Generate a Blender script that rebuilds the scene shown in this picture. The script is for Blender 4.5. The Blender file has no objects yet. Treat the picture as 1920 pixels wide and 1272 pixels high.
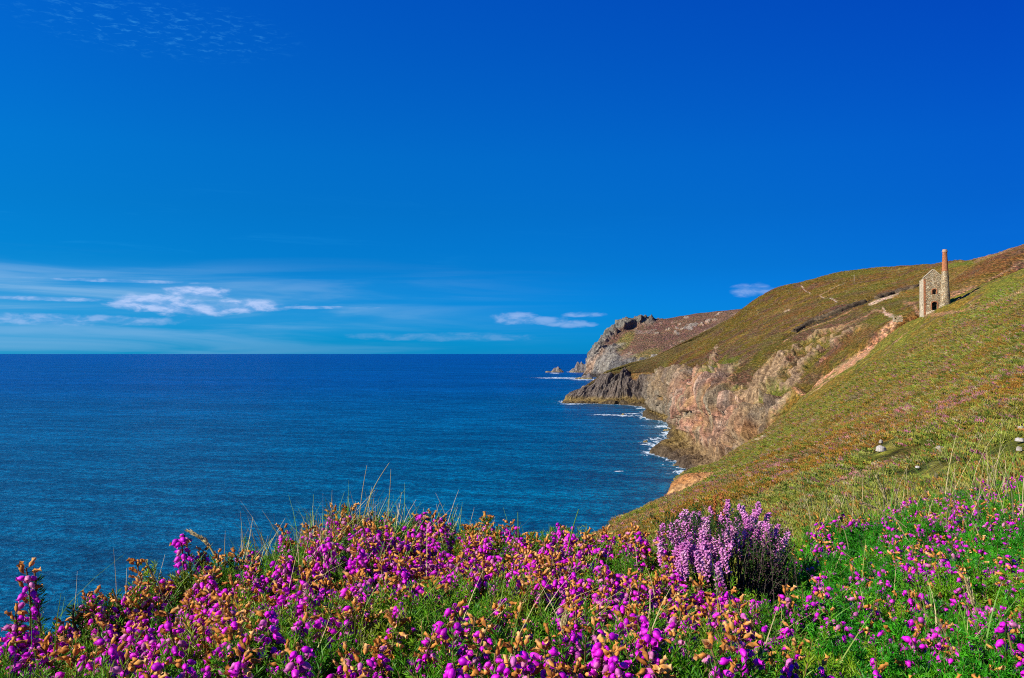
import bpy, math, random
import numpy as np
from mathutils import Vector, Matrix
from mathutils.geometry import tessellate_polygon

random.seed(7)
RNG = np.random.default_rng(11)
SC = bpy.context.scene
COL = SC.collection

# ------------------------------------------------------------------ camera, sky, sun, exposure
EYE = 50.0                       # metres above the sea
FOC = 1663.0                     # focal length in photograph pixels (1920 wide)
PITCH = math.radians(0.93)
cam_data = bpy.data.cameras.new('camera')
cam_data.sensor_width = 36.0
cam_data.lens = 36.0 * FOC / 1920.0
cam_data.clip_start = 0.05
cam_data.clip_end = 120000.0
cam = bpy.data.objects.new('camera', cam_data)
COL.objects.link(cam)
cam.location = (0, 0, EYE)
cam.rotation_euler = (math.radians(90) + PITCH, 0, 0)
SC.camera = cam

SUN_EL = math.radians(33)
SUN_AZ = math.radians(242)       # compass style, clockwise from +Y (the view direction)
SUN_DIR = Vector((math.sin(SUN_AZ) * math.cos(SUN_EL), math.cos(SUN_AZ) * math.cos(SUN_EL), math.sin(SUN_EL)))
sun_data = bpy.data.lights.new('sun', 'SUN')
sun_data.energy = 5.0
sun_data.angle = math.radians(0.53)
sun_data.color = (1.0, 0.92, 0.78)
sun = bpy.data.objects.new('sun', sun_data)
COL.objects.link(sun)
sun.rotation_euler = SUN_DIR.to_track_quat('Z', 'Y').to_euler()
sun.location = (0, 0, 300)

world = bpy.data.worlds.new('World')
SC.world = world
world.use_nodes = True
SC.view_settings.view_transform = 'Standard'
SC.view_settings.look = 'None'
SC.view_settings.exposure = 0.62
SC.view_settings.gamma = 1.0
SC.view_settings.use_curve_mapping = False
SC.cycles.use_denoising = False
SC.cycles.pixel_filter_type = 'BLACKMAN_HARRIS'
SC.cycles.filter_width = 1.05
SC.cycles.sample_clamp_indirect = 4.0
SC.cycles.max_bounces = 6
SC.cycles.diffuse_bounces = 3
SC.cycles.glossy_bounces = 2
SC.cycles.transmission_bounces = 2
SC.cycles.transparent_max_bounces = 4


class NT:
    """small helper to write node trees"""
    def __init__(s, tree):
        s.t = tree; s.n = tree.nodes; s.l = tree.links
    def add(s, kind, **kw):
        n = s.n.new(kind)
        for k, v in kw.items():
            setattr(n, k, v)
        return n
    def put(s, sock, v):
        if isinstance(v, bpy.types.NodeSocket): s.l.new(v, sock)
        elif v is not None: sock.default_value = v
    def math(s, op, a, b=None, c=None, clamp=False):
        n = s.add('ShaderNodeMath', operation=op, use_clamp=clamp)
        for i, v in enumerate((a, b, c)):
            if v is not None: s.put(n.inputs[i], v)
        return n.outputs[0]
    def vmath(s, op, a, b=None, scale=None):
        n = s.add('ShaderNodeVectorMath', operation=op)
        s.put(n.inputs[0], a)
        if b is not None: s.put(n.inputs[1], b)
        if scale is not None: s.put(n.inputs['Scale'], scale)
        return n.outputs['Value'] if op in ('DOT_PRODUCT', 'LENGTH', 'DISTANCE') else n.outputs[0]
    def noise(s, vec, scale, detail=4.0, rough=0.55, dist=0.0, out='Fac'):
        n = s.add('ShaderNodeTexNoise')
        s.put(n.inputs['Vector'], vec)
        n.inputs['Scale'].default_value = scale
        n.inputs['Detail'].default_value = detail
        n.inputs['Roughness'].default_value = rough
        n.inputs['Distortion'].default_value = dist
        return n.outputs[out]
    def ramp(s, fac, stops, interp='LINEAR'):
        n = s.add('ShaderNodeValToRGB')
        s.put(n.inputs[0], fac)
        cr = n.color_ramp; cr.interpolation = interp
        while len(cr.elements) < len(stops): cr.elements.new(0.5)
        for e, (p, c) in zip(cr.elements, stops):
            e.position = p; e.color = c if len(c) == 4 else (*c, 1)
        return n.outputs[0]
    def rng(s, v, a, b, c=0.0, d=1.0, smooth=True):
        n = s.add('ShaderNodeMapRange')
        n.interpolation_type = 'SMOOTHSTEP' if smooth else 'LINEAR'
        s.put(n.inputs[0], v)
        for i, q in zip((1, 2, 3, 4), (a, b, c, d)): s.put(n.inputs[i], q)
        return n.outputs[0]
    def mix(s, f, a, b, mode='MIX'):
        n = s.add('ShaderNodeMix', data_type='RGBA', blend_type=mode)
        s.put(n.inputs[0], f)
        for i, v in ((6, a), (7, b)):
            if isinstance(v, tuple) and len(v) == 3: v = (*v, 1)
            s.put(n.inputs[i], v)
        return n.outputs[2]
    def mapping(s, vec, scale=(1, 1, 1), rot=(0, 0, 0), loc=(0, 0, 0)):
        n = s.add('ShaderNodeMapping')
        s.put(n.inputs[0], vec)
        n.inputs['Scale'].default_value = scale
        n.inputs['Rotation'].default_value = rot
        n.inputs['Location'].default_value = loc
        return n.outputs[0]
    def bump(s, h, strength, dist, normal=None):
        n = s.add('ShaderNodeBump')
        n.inputs['Strength'].default_value = strength
        n.inputs['Distance'].default_value = dist
        s.put(n.inputs['Height'], h)
        if normal is not None: s.put(n.inputs['Normal'], normal)
        return n.outputs[0]


def material(name, rough=0.8, spec=0.3):
    m = bpy.data.materials.new(name)
    m.use_nodes = True
    t = NT(m.node_tree)
    b = m.node_tree.nodes['Principled BSDF']
    b.inputs['Roughness'].default_value = rough
    b.inputs['Specular IOR Level'].default_value = spec
    return m, t, b


# ---- the sky: a daylight sky deepened to a saturated blue, with thin cloud low over the sea
def build_sky():
    t = NT(world.node_tree)
    bg = t.n['Background']
    sky = t.add('ShaderNodeTexSky', sky_type='NISHITA')
    sky.sun_disc = False
    sky.sun_elevation = SUN_EL
    sky.sun_rotation = SUN_AZ
    sky.air_density = 1.0; sky.dust_density = 0.3; sky.ozone_density = 3.0
    co = t.add('ShaderNodeTexCoord')
    d = t.vmath('NORMALIZE', co.outputs['Generated'])
    sep = t.add('ShaderNodeSeparateXYZ'); t.put(sep.inputs[0], d)
    X, Y, Z = sep.outputs
    az = t.math('ARCTAN2', X, Y)          # 0 = view direction, negative = left (sunward)
    el = t.math('ARCSINE', Z)
    # filter of the picture: red taken out, blue kept
    deep = t.mix(1.0, sky.outputs[0], (0.012, 0.62, 1.25), 'MULTIPLY')
    deep = t.mix(1.0, deep, t.ramp(t.rng(el, 0.0, 1.2, smooth=False), [
        (0.0, (.3, .66, 1.0)), (0.03, (.3, .58, .88)), (0.08, (.3, .52, .70)), (0.13, (.3, .545, .70)), (0.18, (.3, .60, .78)), (0.32, (.3, .56, .96)), (1, (.3, .45, 1.0))]), 'MULTIPLY')
    # deeper towards the right, away from the bright side of the sky
    deep = t.mix(1.0, deep, t.ramp(t.rng(az, -1.0, 1.0, smooth=False), [(0, (1.3, 1.5, 1.22)), (.25, (1.2, 1.34, 1.15)), (.5, (1, 1, 1.0)), (.75, (1, .60, .82)), (1, (1, .55, .78))]), 'MULTIPLY')
    # ---- clouds: everything in angles (radians) on the sky
    def cvec(sx, sz, w=0.0):
        c = t.add('ShaderNodeCombineXYZ')
        t.put(c.inputs[0], t.math('MULTIPLY', az, sx)); t.put(c.inputs[1], t.math('MULTIPLY', el, sz)); c.inputs[2].default_value = w
        return c.outputs[0]
    def spot(a0, e0, ra, re, p0=0.0, p1=1.35):
        u = t.math('DIVIDE', t.math('SUBTRACT', az, a0), ra)
        v = t.math('DIVIDE', t.math('SUBTRACT', el, e0), re)
        r = t.math('ADD', t.math('MULTIPLY', u, u), t.math('MULTIPLY', v, v))
        return t.rng(r, p0, p1, 1.0, 0.0)
    def A(px): return math.atan((px - 960) / FOC)
    def E(py, px=960): return math.atan((663 - py) / math.hypot(FOC, px - 960))
    # streaks near the horizon, thicker to the left
    st = t.noise(cvec(3.0, 42.0), 1.0, 5, .55, .6)
    st2 = t.noise(cvec(1.4, 20.0, 4.0), 1.0, 3, .5, .3)
    band = t.math('MULTIPLY', t.rng(el, 0.0, 0.02, .75, 1.0), t.rng(el, 0.045, 0.115, 1.0, 0.0))
    side = t.rng(az, -0.62, 0.16, 1.0, 0.0)
    veil = t.math('MULTIPLY', t.math('MULTIPLY', band, side),
                  t.math('ADD', t.math('MULTIPLY', t.rng(st, .40, .62), .62), t.math('MULTIPLY', t.rng(st2, .38, .62), .48)))
    fib = t.math('MULTIPLY', t.math('MULTIPLY', t.rng(t.noise(cvec(5.0, 70.0, 2.0), 1.0, 5, .6, .8), .54, .78), t.rng(el, .06, .13)),
                 t.math('MULTIPLY', t.rng(el, .13, .20, .22, 0.0), t.rng(az, -.7, .25, 1, .1)))
    # puffs
    pn = t.noise(cvec(38, 110, 1.0), 1.0, 6, .55, .3)
    pn2 = t.noise(cvec(120, 300, 3.0), 1.0, 5, .6, .5)
    def puff(px, py, rx, ry, dens):
        s = spot(A(px), E(py, px), rx / FOC, ry / FOC)
        f = t.math('SUBTRACT', t.math('ADD', t.math('MULTIPLY', s, .80), t.math('ADD', t.math('MULTIPLY', pn, 1.5), t.math('MULTIPLY', pn2, .35))), 1.20)
        return t.math('MULTIPLY', t.math('MULTIPLY', t.rng(f, 0.0, .80), t.rng(s, 0.0, .35)), dens)
    cl = None
    for a in ((368, 549, 75, 15, .95), (300, 568, 110, 22, .9), (350, 579, 110, 16, .9), (455, 573, 105, 17, .85), (262, 563, 65, 13, .8), (120, 600, 220, 12, .45), (80, 560, 160, 5, .6), (230, 527, 160, 4, .5), (600, 577, 150, 4, .45), (830, 632, 220, 10, .16),
              (970, 597, 62, 14, .50), (1015, 601, 75, 10, .40), (1095, 590, 50, 7, .42), (1065, 607, 55, 10, .40), (1108, 608, 18, 6, .35),
              (1408, 545, 48, 15, .46), (1425, 541, 24, 13, .38)):
        p = puff(*a)
        cl = p if cl is None else t.math('MAXIMUM', cl, p)
    # patch of fine rippled cloud high on the left
    mk = t.math('MULTIPLY', spot(A(290), E(48, 290), 240 / FOC, 50 / FOC), t.rng(t.noise(cvec(70, 260, 7.0), 1.0, 5, .65, .4), .50, .78))
    mk = t.math('MULTIPLY', mk, .55)
    cloudcol = t.mix(t.rng(el, 0, .1), (0.10, 0.40, 0.78), (0.34, 0.50, 0.86))
    c1 = t.mix(veil, deep_s := t.mix(1.0, deep, (0.0765,) * 3, 'MULTIPLY'), t.mix(t.rng(st, .4, .7), (0.035, 0.23, 0.46), (0.16, 0.32, 0.52)))
    c1 = t.mix(t.math('MULTIPLY', fib, .8), c1, (0.02, 0.26, 0.58))
    c1 = t.mix(cl, c1, t.mix(t.rng(pn, .42, .60), (0.17, 0.31, 0.56), (0.33, 0.42, 0.64)))
    c1 = t.mix(mk, c1, (0.03, 0.24, 0.55))
    t.put(bg.inputs[0], c1)
    bg.inputs[1].default_value = 1.0


build_sky()


# ------------------------------------------------------------------ small tools
def ray(px, py):
    """view direction (y component 1) through a point of the photograph"""
    a, b = (px - 960.0) / FOC, (636.0 - py) / FOC
    c, s = math.cos(PITCH), math.sin(PITCH)
    y, z = c - b * s, s + b * c
    return np.array((a / y, 1.0, z / y))


def P(px, py, d):
    return np.array((0, 0, EYE)) + ray(px, py) * d


def W(px, py, z=0.0):
    r = ray(px, py)
    return np.array((0, 0, EYE)) + r * ((z - EYE) / r[2])


def proj(V):
    """where points of the land stand in the photograph, for laying out paths and outcrops"""
    c, s = math.cos(PITCH), math.sin(PITCH)
    y, z = V[..., 1], V[..., 2] - EYE
    f = y * c + z * s
    f = np.where(f > 0.05, f, 0.05)
    return 960 + FOC * V[..., 0] / f, 636 - FOC * (-y * s + z * c) / f


def _hash(ix, iy, iz, seed):
    h = (ix * 374761393 + iy * 668265263 + iz * 2147483647 + seed * 1274126177) & 0xFFFFFFFF
    h = ((h ^ (h >> 13)) * 1274126177) & 0xFFFFFFFF
    return (((h ^ (h >> 16)) & 0xFFFF) / 32767.5 - 1.0).astype(np.float32)


def vnoise(x, y, z, seed=0):
    x, y, z = np.broadcast_arrays(x, y, z)
    ix, iy, iz = np.floor(x).astype(np.int64), np.floor(y).astype(np.int64), np.floor(z).astype(np.int64)
    fx, fy, fz = (x - ix).astype(np.float32), (y - iy).astype(np.float32), (z - iz).astype(np.float32)
    fx = fx * fx * (3 - 2 * fx); fy = fy * fy * (3 - 2 * fy); fz = fz * fz * (3 - 2 * fz)
    r = 0
    for dx in (0, 1):
        wx = fx if dx else 1 - fx
        for dy in (0, 1):
            wy = fy if dy else 1 - fy
            for dz in (0, 1):
                wz = fz if dz else 1 - fz
                r = r + wx * wy * wz * _hash(ix + dx, iy + dy, iz + dz, seed)
    return r


def fbm(x, y, z, octv=4, gain=0.5, seed=0, ridge=False):
    a, r, n = 1.0, 0, 0
    for o in range(octv):
        v = vnoise(x * 2 ** o + 17.3 * o, y * 2 ** o - 9.1 * o, z * 2 ** o + 3.7 * o, seed + o)
        if ridge: v = 1 - 2 * np.abs(v)
        r = r + a * v; n += a; a *= gain
    return r / n


def sstep(a, b, x):
    t = np.clip((x - a) / (b - a), 0, 1)
    return t * t * (3 - 2 * t)


def catmull(pts, ts):
    """interpolate along axis 0; ts in units of segments"""
    n = len(pts)
    i = np.clip(np.floor(ts).astype(int), 0, n - 2)
    f = (ts - i).reshape((-1,) + (1,) * (pts.ndim - 1))
    p0 = pts[np.clip(i - 1, 0, n - 1)]; p1 = pts[i]; p2 = pts[i + 1]; p3 = pts[np.clip(i + 2, 0, n - 1)]
    k = 0.40
    m1, m2 = k * (p2 - p0), k * (p3 - p1)
    return ((2 * f**3 - 3 * f**2 + 1) * p1 + (f**3 - 2 * f**2 + f) * m1 + (-2 * f**3 + 3 * f**2) * p2 + (f**3 - f**2) * m2)


def segs(counts):
    r = []
    for i, c in enumerate(counts):
        r += [i + k / c for k in range(c)]
    return np.array(r + [len(counts)], float)


def grid_normals(V):
    du = np.gradient(V, axis=0); dv = np.gradient(V, axis=1)
    n = np.cross(du, dv)
    return n / np.maximum(np.linalg.norm(n, axis=-1, keepdims=True), 1e-9)


def grid_object(name, V, mat, attrs=None, flip=False, smooth=True):
    nu, nv = V.shape[:2]
    idx = np.arange(nu * nv).reshape(nu, nv)
    q = np.stack([idx[:-1, :-1], idx[1:, :-1], idx[1:, 1:], idx[:-1, 1:]], -1).reshape(-1, 4)
    if flip: q = q[:, ::-1]
    me = bpy.data.meshes.new(name)
    me.vertices.add(nu * nv); me.vertices.foreach_set('co', V.reshape(-1).astype(np.float32))
    me.loops.add(q.size); me.loops.foreach_set('vertex_index', q.reshape(-1).astype(np.int32))
    me.polygons.add(len(q)); me.polygons.foreach_set('loop_start', np.arange(0, q.size, 4, dtype=np.int32))
    me.update(calc_edges=True)
    me.polygons.foreach_set('use_smooth', np.full(len(q), smooth))
    for k, a in (attrs or {}).items():
        if a.ndim == 3:
            at = me.attributes.new(k, 'FLOAT_COLOR', 'POINT')
            c = np.ones((nu * nv, 4), np.float32); c[:, :3] = a.reshape(-1, 3)
            at.data.foreach_set('color', c.reshape(-1))
        else:
            at = me.attributes.new(k, 'FLOAT', 'POINT')
            at.data.foreach_set('value', a.reshape(-1).astype(np.float32))
    me.materials.append(mat)
    o = bpy.data.objects.new(name, me)
    COL.objects.link(o)
    return o


def line_dist(PX, PY, pts):
    """pixel distance to a polyline and the fraction along it"""
    best = np.full(PX.shape, 1e9)
    for (x0, y0), (x1, y1) in zip(pts[:-1], pts[1:]):
        dx, dy = x1 - x0, y1 - y0
        L = dx * dx + dy * dy + 1e-9
        t = np.clip(((PX - x0) * dx + (PY - y0) * dy) / L, 0, 1)
        best = np.minimum(best, np.hypot(PX - x0 - t * dx, PY - y0 - t * dy))
    return best


def blob(PX, PY, cx, cy, rx, ry, rot=0.0):
    c, s = math.cos(math.radians(rot)), math.sin(math.radians(rot))
    u = (PX - cx) * c - (PY - cy) * s; v = (PX - cx) * s + (PY - cy) * c
    return sstep(1.3, 0.7, np.hypot(u / rx, v / ry))


def lerp3(f, a, b):
    return a + (np.asarray(b, float) - a) * f[..., None]


def C(*a): return np.array(a, float)

# ------------------------------------------------------------------ materials of the land
def land_material(name, fine=1.0, stretch=(1, 1, 1)):
    m, t, b = material(name, 0.95, 0.08)
    at = t.add('ShaderNodeAttribute', attribute_name='ground')
    rk = t.add('ShaderNodeAttribute', attribute_name='rock')
    geo = t.add('ShaderNodeNewGeometry')
    p = geo.outputs['Position']
    ps = t.mapping(p, stretch)
    f1 = t.noise(ps, 0.9 * fine, 6, .7)
    f2 = t.noise(ps, 3.1 * fine, 4, .65)
    vo = t.add('ShaderNodeTexVoronoi'); t.put(vo.inputs['Vector'], ps); vo.inputs['Scale'].default_value = .75 * fine
    vc = t.add('ShaderNodeSeparateColor'); t.put(vc.inputs[0], vo.outputs['Color'])
    f3 = t.noise(p, 0.22 * fine, 3, .6)
    veg = t.math('ADD', t.math('MULTIPLY', t.rng(f1, .38, .62), 1.1), t.math('ADD', t.math('MULTIPLY', t.rng(f2, .36, .64), .65), .12))
    col = t.mix(1.0, at.outputs['Color'], t.ramp(t.math('MULTIPLY', veg, .5), [(0, (.22, .23, .18)), (.5, (1, 1, 1)), (1, (2.1, 1.95, 1.7))]), 'MULTIPLY')
    col = t.mix(1.0, col, t.ramp(vc.outputs[0], [(0, (.50, .62, .42)), (.3, (1.0, 1.0, .9)), (.6, (1.25, 1.05, .8)), (.85, (.9, .72, .72)), (1, (1.7, 1.5, 1.6))]), 'MULTIPLY')
    hue = t.mix(t.rng(f3, .42, .64), (1.0, 1.0, 1.0), (1.10, .92, 1.02))
    col = t.mix(1.0, col, hue, 'MULTIPLY')
    # rock: strata dipping seaward, cracks
    rp = t.mapping(p, (1, 1, .22), (0.12, .22, .5))
    r1 = t.noise(rp, .60 * fine, 6, .62, .3)
    r2 = t.noise(t.mapping(p, (.5, .5, 1.6), (.5, -.45, .3)), 1.1 * fine, 5, .7, .8)
    rcol = t.mix(1.0, at.outputs['Color'], t.ramp(t.math('ADD', t.math('MULTIPLY', r1, .65), t.math('MULTIPLY', r2, .35)),
               [(.36, (.30, .27, .26)), (.45, (.70, .66, .64)), (.53, (1.08, 1.05, 1.0)), (.63, (1.75, 1.68, 1.55))]), 'MULTIPLY')
    t.put(b.inputs['Base Color'], t.mix(rk.outputs['Fac'], col, rcol))
    n1 = t.bump(t.math('ADD', t.math('SUBTRACT', f1, t.math('MULTIPLY', vo.outputs['Distance'], .9)), t.math('MULTIPLY', f2, .5)), 1.0, 1.3 / fine)
    n2 = t.bump(t.math('ADD', r1, t.math('MULTIPLY', r2, .8)), 1.0, 1.5 / fine)
    mx = t.add('ShaderNodeMix', data_type='VECTOR')
    t.put(mx.inputs[0], rk.outputs['Fac']); t.put(mx.inputs[4], n1); t.put(mx.inputs[5], n2)
    t.put(b.inputs['Normal'], mx.outputs[1])
    return m


M_land = land_material('coastal_heath_and_rock')
M_far = land_material('far_headland_ground', 0.35)

OLIVE = C(.165, .125, .024); BROWN = C(.19, .105, .035); PURP = C(.155, .088, .065); GREEN = C(.125, .165, .022)
GOLD = C(.27, .19, .045); PINK = C(.60, .31, .21); OCHRE = C(.56, .35, .15); GREY = C(.36, .32, .24); DARK = C(.10, .085, .085)
PALE = C(.68, .54, .40); WRACK = C(.24, .17, .055); CLAY = C(.48, .23, .08); TRACK = C(.44, .28, .16)

# ------------------------------------------------------------------ cliffs and the hill behind them
SEC = [  # each: foot on the waterline, then (x, y of the photograph, distance) up to the skyline and over it
 [(1345, 915), (1400, 900, 322), (1450, 880, 328), (1500, 850, 330), (1540, 820, 332), (1640, 740, 335), (1770, 655, 338), (1900, 560, 345), (2100, 430, 400), (2300, 470, 520)],
 [(1306, 889), (1340, 879, 366), (1372, 864, 363), (1398, 838, 360), (1422, 806, 357), (1525, 722, 345), (1680, 607, 330), (1800, 548, 350), (1925, 463, 430), (2050, 500, 600)],
 [(1278, 866), (1325, 860, 412), (1352, 838, 409), (1385, 800, 405), (1405, 763, 402), (1500, 690, 395), (1640, 600, 385), (1740, 548, 440), (1826, 490, 560), (1950, 530, 720)],
 [(1236, 846), (1290, 836, 452), (1314, 822, 448), (1325, 775, 447), (1333, 724, 446), (1430, 650, 452), (1580, 575, 490), (1680, 532, 600), (1745, 497, 780), (1860, 525, 1000)],
 [(1262, 822), (1275, 815, 530), (1283, 805, 525), (1285, 780, 520), (1287, 746, 515), (1370, 660, 530), (1480, 592, 600), (1550, 542, 720), (1600, 510, 840), (1700, 535, 1050)],
 [(1258, 794), (1264, 785, 638), (1268, 770, 630), (1272, 750, 625), (1290, 700, 622), (1330, 668, 640), (1390, 620, 700), (1440, 575, 800), (1485, 534, 880), (1560, 565, 1080)],
 [(1214, 782), (1226, 776, 722), (1232, 765, 720), (1235, 745, 718), (1237, 715, 716), (1265, 680, 730), (1325, 640, 780), (1375, 602, 860), (1432, 557, 910), (1480, 590, 1100)],
 [(1216, 765), (1220, 758, 850), (1223, 745, 856), (1226, 730, 862), (1230, 706, 868), (1252, 678, 884), (1290, 654, 905), (1340, 623, 930), (1396, 582, 950), (1440, 610, 1150)],
 [(1170, 759), (1172, 752, 885), (1176, 740, 892), (1180, 722, 900), (1185, 703, 908), (1200, 690, 918), (1240, 668, 935), (1287, 644, 955), (1330, 621, 975), (1370, 650, 1200)],
 [(1110, 757), (1112, 750, 900), (1116, 740, 906), (1122, 728, 912), (1130, 712, 920), (1142, 702, 928), (1160, 693, 938), (1192, 684, 952), (1237, 666, 985), (1270, 690, 1200)],
 [(1058, 756), (1060, 752, 905), (1064, 748, 908), (1070, 743, 912), (1080, 738, 918), (1092, 733, 925), (1102, 722, 935), (1120, 708, 950), (1142, 696, 975), (1180, 705, 1200)],
 [(1064, 751), (1070, 749, 960), (1078, 747, 965), (1088, 745, 970), (1096, 742, 975), (1106, 740, 990), (1118, 737, 1010), (1130, 730, 1040), (1150, 720, 1080), (1190, 715, 1240)],
]


def net(sec):
    r = []
    for s in sec:
        foot = W(*s[0])
        row = [foot + np.array((-2.0, 0, -5.0)), foot] + [P(*q) for q in s[1:]]
        last = row[-1].copy()
        row.append(last + np.array((120, 260, -40)))
        r.append(row)
    return np.array(r)


def build_cliffs():
    N0 = net(SEC)
    us = segs([50, 95, 110, 95, 90, 110, 60, 100, 100, 90, 30])
    vs = segs([8, 30, 42, 74, 74, 92, 84, 70, 50, 10, 5])
    V = catmull(N0, us)
    V = np.swapaxes(catmull(np.swapaxes(V, 0, 1), vs), 0, 1)
    U = np.broadcast_to(us[:, None], V.shape[:2]); T = np.broadcast_to(vs[None, :], V.shape[:2])
    PX, PY = proj(V)
    x, y, z = V[..., 0], V[..., 1], V[..., 2]
    n = grid_normals(V)
    if n[200, 200, 2] < 0: n = -n
    # ragged limits of the bare rock: foot to cliff top, higher in places
    edge = 5.15 + 0.75 * fbm(x / 28, y / 28, z / 40, 4, seed=3) + 0.30 * np.sin(U * 7)
    edge = edge - 0.7 * sstep(6.8, 7.6, U) + 2.0 * sstep(7.8, 9.2, U)
    edge = edge + 0.35 * np.exp(-((U - 2.9) / .5) ** 2)
    rock = sstep(edge + .30, edge - .15, T)
    # patches of turf on the ledges
    turf = sstep(.25, .5, fbm(x / 16, y / 16, z / 9, 4, seed=21)) * sstep(2.6, 4.2, T)
    rock = rock * (1 - .85 * turf)
    crag = blob(PX, PY, 1565, 640, 62, 20, 22) * .9 + blob(PX, PY, 1500, 672, 78, 26, 28) + blob(PX, PY, 1425, 730, 60, 20, 40) \
        + blob(PX, PY, 1465, 700, 45, 20, 35) + blob(PX, PY, 1480, 715, 36, 18, 20) + blob(PX, PY, 1342, 672, 5, 22, -12)
    crag = np.clip(crag, 0, 1) * sstep(-.05, .22, fbm(x / 9, y / 9, z / 9, 4, seed=31))
    rock = np.maximum(rock, crag * sstep(4.6, 5.0, T) * (U < 6))
    # relief of the cliff: buttresses, ribs, ledges
    s = x * -0.55 + y * 0.83
    lean = s - 0.45 * z
    rib = fbm(lean / 13, z / 60, x / 50, 3, .55, 5, ridge=True)
    rib2 = fbm(lean / 4.3, z / 26, x / 40, 3, .6, 9, ridge=True); rib2 = np.sign(rib2) * np.abs(rib2) ** .8
    blk = fbm(x / 5, y / 5, z / 4, 4, .6, 13)
    led = fbm(s / 30, z / 5.5, x / 30, 3, .55, 17, ridge=True)
    disp = rib * 7.0 + rib2 * 5.2 + blk * 1.7 + led * 1.2
    amt = rock * (0.45 + 0.55 * sstep(2.0, 3.0, T)) * (1 + .15 * sstep(6.5, 8, U) - .70 * sstep(8.0, 9.3, U)) * (1 - .55 * crag * (T > 5))
    crev = sstep(.62, .90, fbm(lean / 8.5 + .3 * fbm(x / 9, y / 9, z / 9, 2, seed=19), z / 60, x / 70, 2, .4, 123, ridge=True))
    crev2 = sstep(.70, .93, fbm((s + .9 * z) / 13, (z - .5 * s) / 40, x / 70, 2, .4, 127, ridge=True))
    disp = disp - 5.0 * crev - 3.5 * crev2
    disp = np.clip(disp, -7.5, 12)
    D = disp * amt
    # hill: heather humps and gullies
    veg = 1 - rock
    D = D + veg * (fbm(x / 22, y / 22, z / 22, 3, seed=41) * 1.6 + fbm(x / 3.2, y / 3.2, z / 3.2, 3, .6, 43) * .55 + fbm(x / 55, y / 55, 0, 2, seed=47) * 2.2 * sstep(6, 7, T))
    # bench at the waterline is knobbly
    D = D + fbm(x / 3.5, y / 3.5, z / 3, 3, .6, 51) * 1.3 * sstep(3.0, 1.6, T)
    # gullies, banks and tracks cut into the ground
    def cut(pts, w, depth):
        return -depth * np.exp(-(line_dist(PX, PY, pts) / w) ** 2) * (T > 4.5)
    wall = [(1466, 637), (1500, 615), (1524, 603), (1560, 590), (1600, 574), (1650, 558), (1700, 545), (1740, 535)]
    gul = [(1550, 690), (1534, 702), (1521, 716), (1508, 730)]
    gul2 = [(1783, 584), (1800, 568), (1812, 556), (1826, 545), (1850, 532), (1880, 517)]
    D = D + cut(gul, 6, 8.0) + cut(gul2, 3.0, 3.0) + cut(wall, 2.6, 1.5)
    D = D + .9 * np.exp(-(line_dist(PX, PY, [(a - 1, b - 5) for a, b in wall]) / 2.4) ** 2) * (T > 4.5)
    D = D - 2.0 * blob(PX, PY, 1308, 712, 5, 24) * (T < 6) - 4.5 * np.exp(-(line_dist(PX, PY, [(1296, 745), (1302, 715), (1306, 690)]) / 4) ** 2)
    D = D - 5.0 * np.exp(-(line_dist(PX, PY, [(1236, 700), (1230, 735), (1214, 757)]) / 3.5) ** 2)
    D = D
    V2 = V + n * D[..., None]
    # ---- colours
    a = fbm(x / 30, y / 30, z / 30, 4, seed=61); bq = fbm(x / 11, y / 11, z / 11, 4, seed=63); cq = fbm(x / 60, y / 60, z / 40, 3, seed=65)
    col = np.broadcast_to(OLIVE, V.shape).copy()
    col = lerp3(sstep(-.05, .30, a), col, BROWN)
    col = lerp3(sstep(.05, .35, bq) * .8, col, PURP)
    col = lerp3(sstep(.12, .4, -a) * .7, col, GOLD)
    col = lerp3(sstep(.1, .4, cq) * .45, col, GREEN)
    lower = sstep(8.0, 6.6, T) * sstep(2.5, 1.2, np.abs(U - 3.2))
    col = lerp3(lower * sstep(-.25, .25, bq) * .8, col, PURP)
    # green turf strips
    gr = blob(PX, PY, 1345, 697, 46, 7, 32) + blob(PX, PY, 1440, 640, 30, 8, 30) * .3 + blob(PX, PY, 1455, 735, 38, 14, 20) \
        + blob(PX, PY, 1390, 740, 30, 12, -20) * .6 + blob(PX, PY, 1150, 692, 22, 6) + blob(PX, PY, 1245, 700, 10, 30) * .5 \
        + blob(PX, PY, 1660, 600, 50, 8, 15) * .5 + blob(PX, PY, 1800, 499, 30, 4, 8) * .9
    col = lerp3(np.clip(gr, 0, 1) * .85, col, GREEN * 1.15)
    # rock tones, and painted shade on the headland
    r = np.broadcast_to(OCHRE * .55 + GREY * .45, V.shape).copy()
    k = fbm(lean / 16, z / 30, x / 30, 4, seed=71); k2 = fbm(s / 7, z / 18, x / 18, 4, seed=73)
    r = lerp3(sstep(-.05, .30, k), r, OCHRE)
    r = lerp3(sstep(3.6, 4.4, U) * .65, r, C(.30, .24, .17))
    pinkf = blob(PX, PY, 1340, 775, 62, 75, 15) * sstep(-.3, .15, k2)
    r = lerp3(np.clip(pinkf, 0, 1) * .9, r, PINK)
    r = lerp3(sstep(.14, .40, k2) * .65, r, PALE)
    st = fbm(lean / 3.2, z / 40, x / 60, 3, .6, 75)
    r = lerp3(sstep(.05, .35, st) * .75, r, C(.20, .155, .125))
    r = lerp3(sstep(.10, .35, -k2) * .7, r, GREY)
    red = blob(PX, PY, 1410, 790, 14, 40, -10) + blob(PX, PY, 1310, 720, 4, 22)
    r = lerp3(np.clip(red, 0, 1) * .8 * sstep(-.2, .2, k), r, C(.40, .17, .08))
    hd = sstep(6.6, 7.4, U)
    r = lerp3(hd * .78, r, DARK * 1.3 + GREY * .12)  # headland face turned from the sun: its shade is painted into the rock
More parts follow.
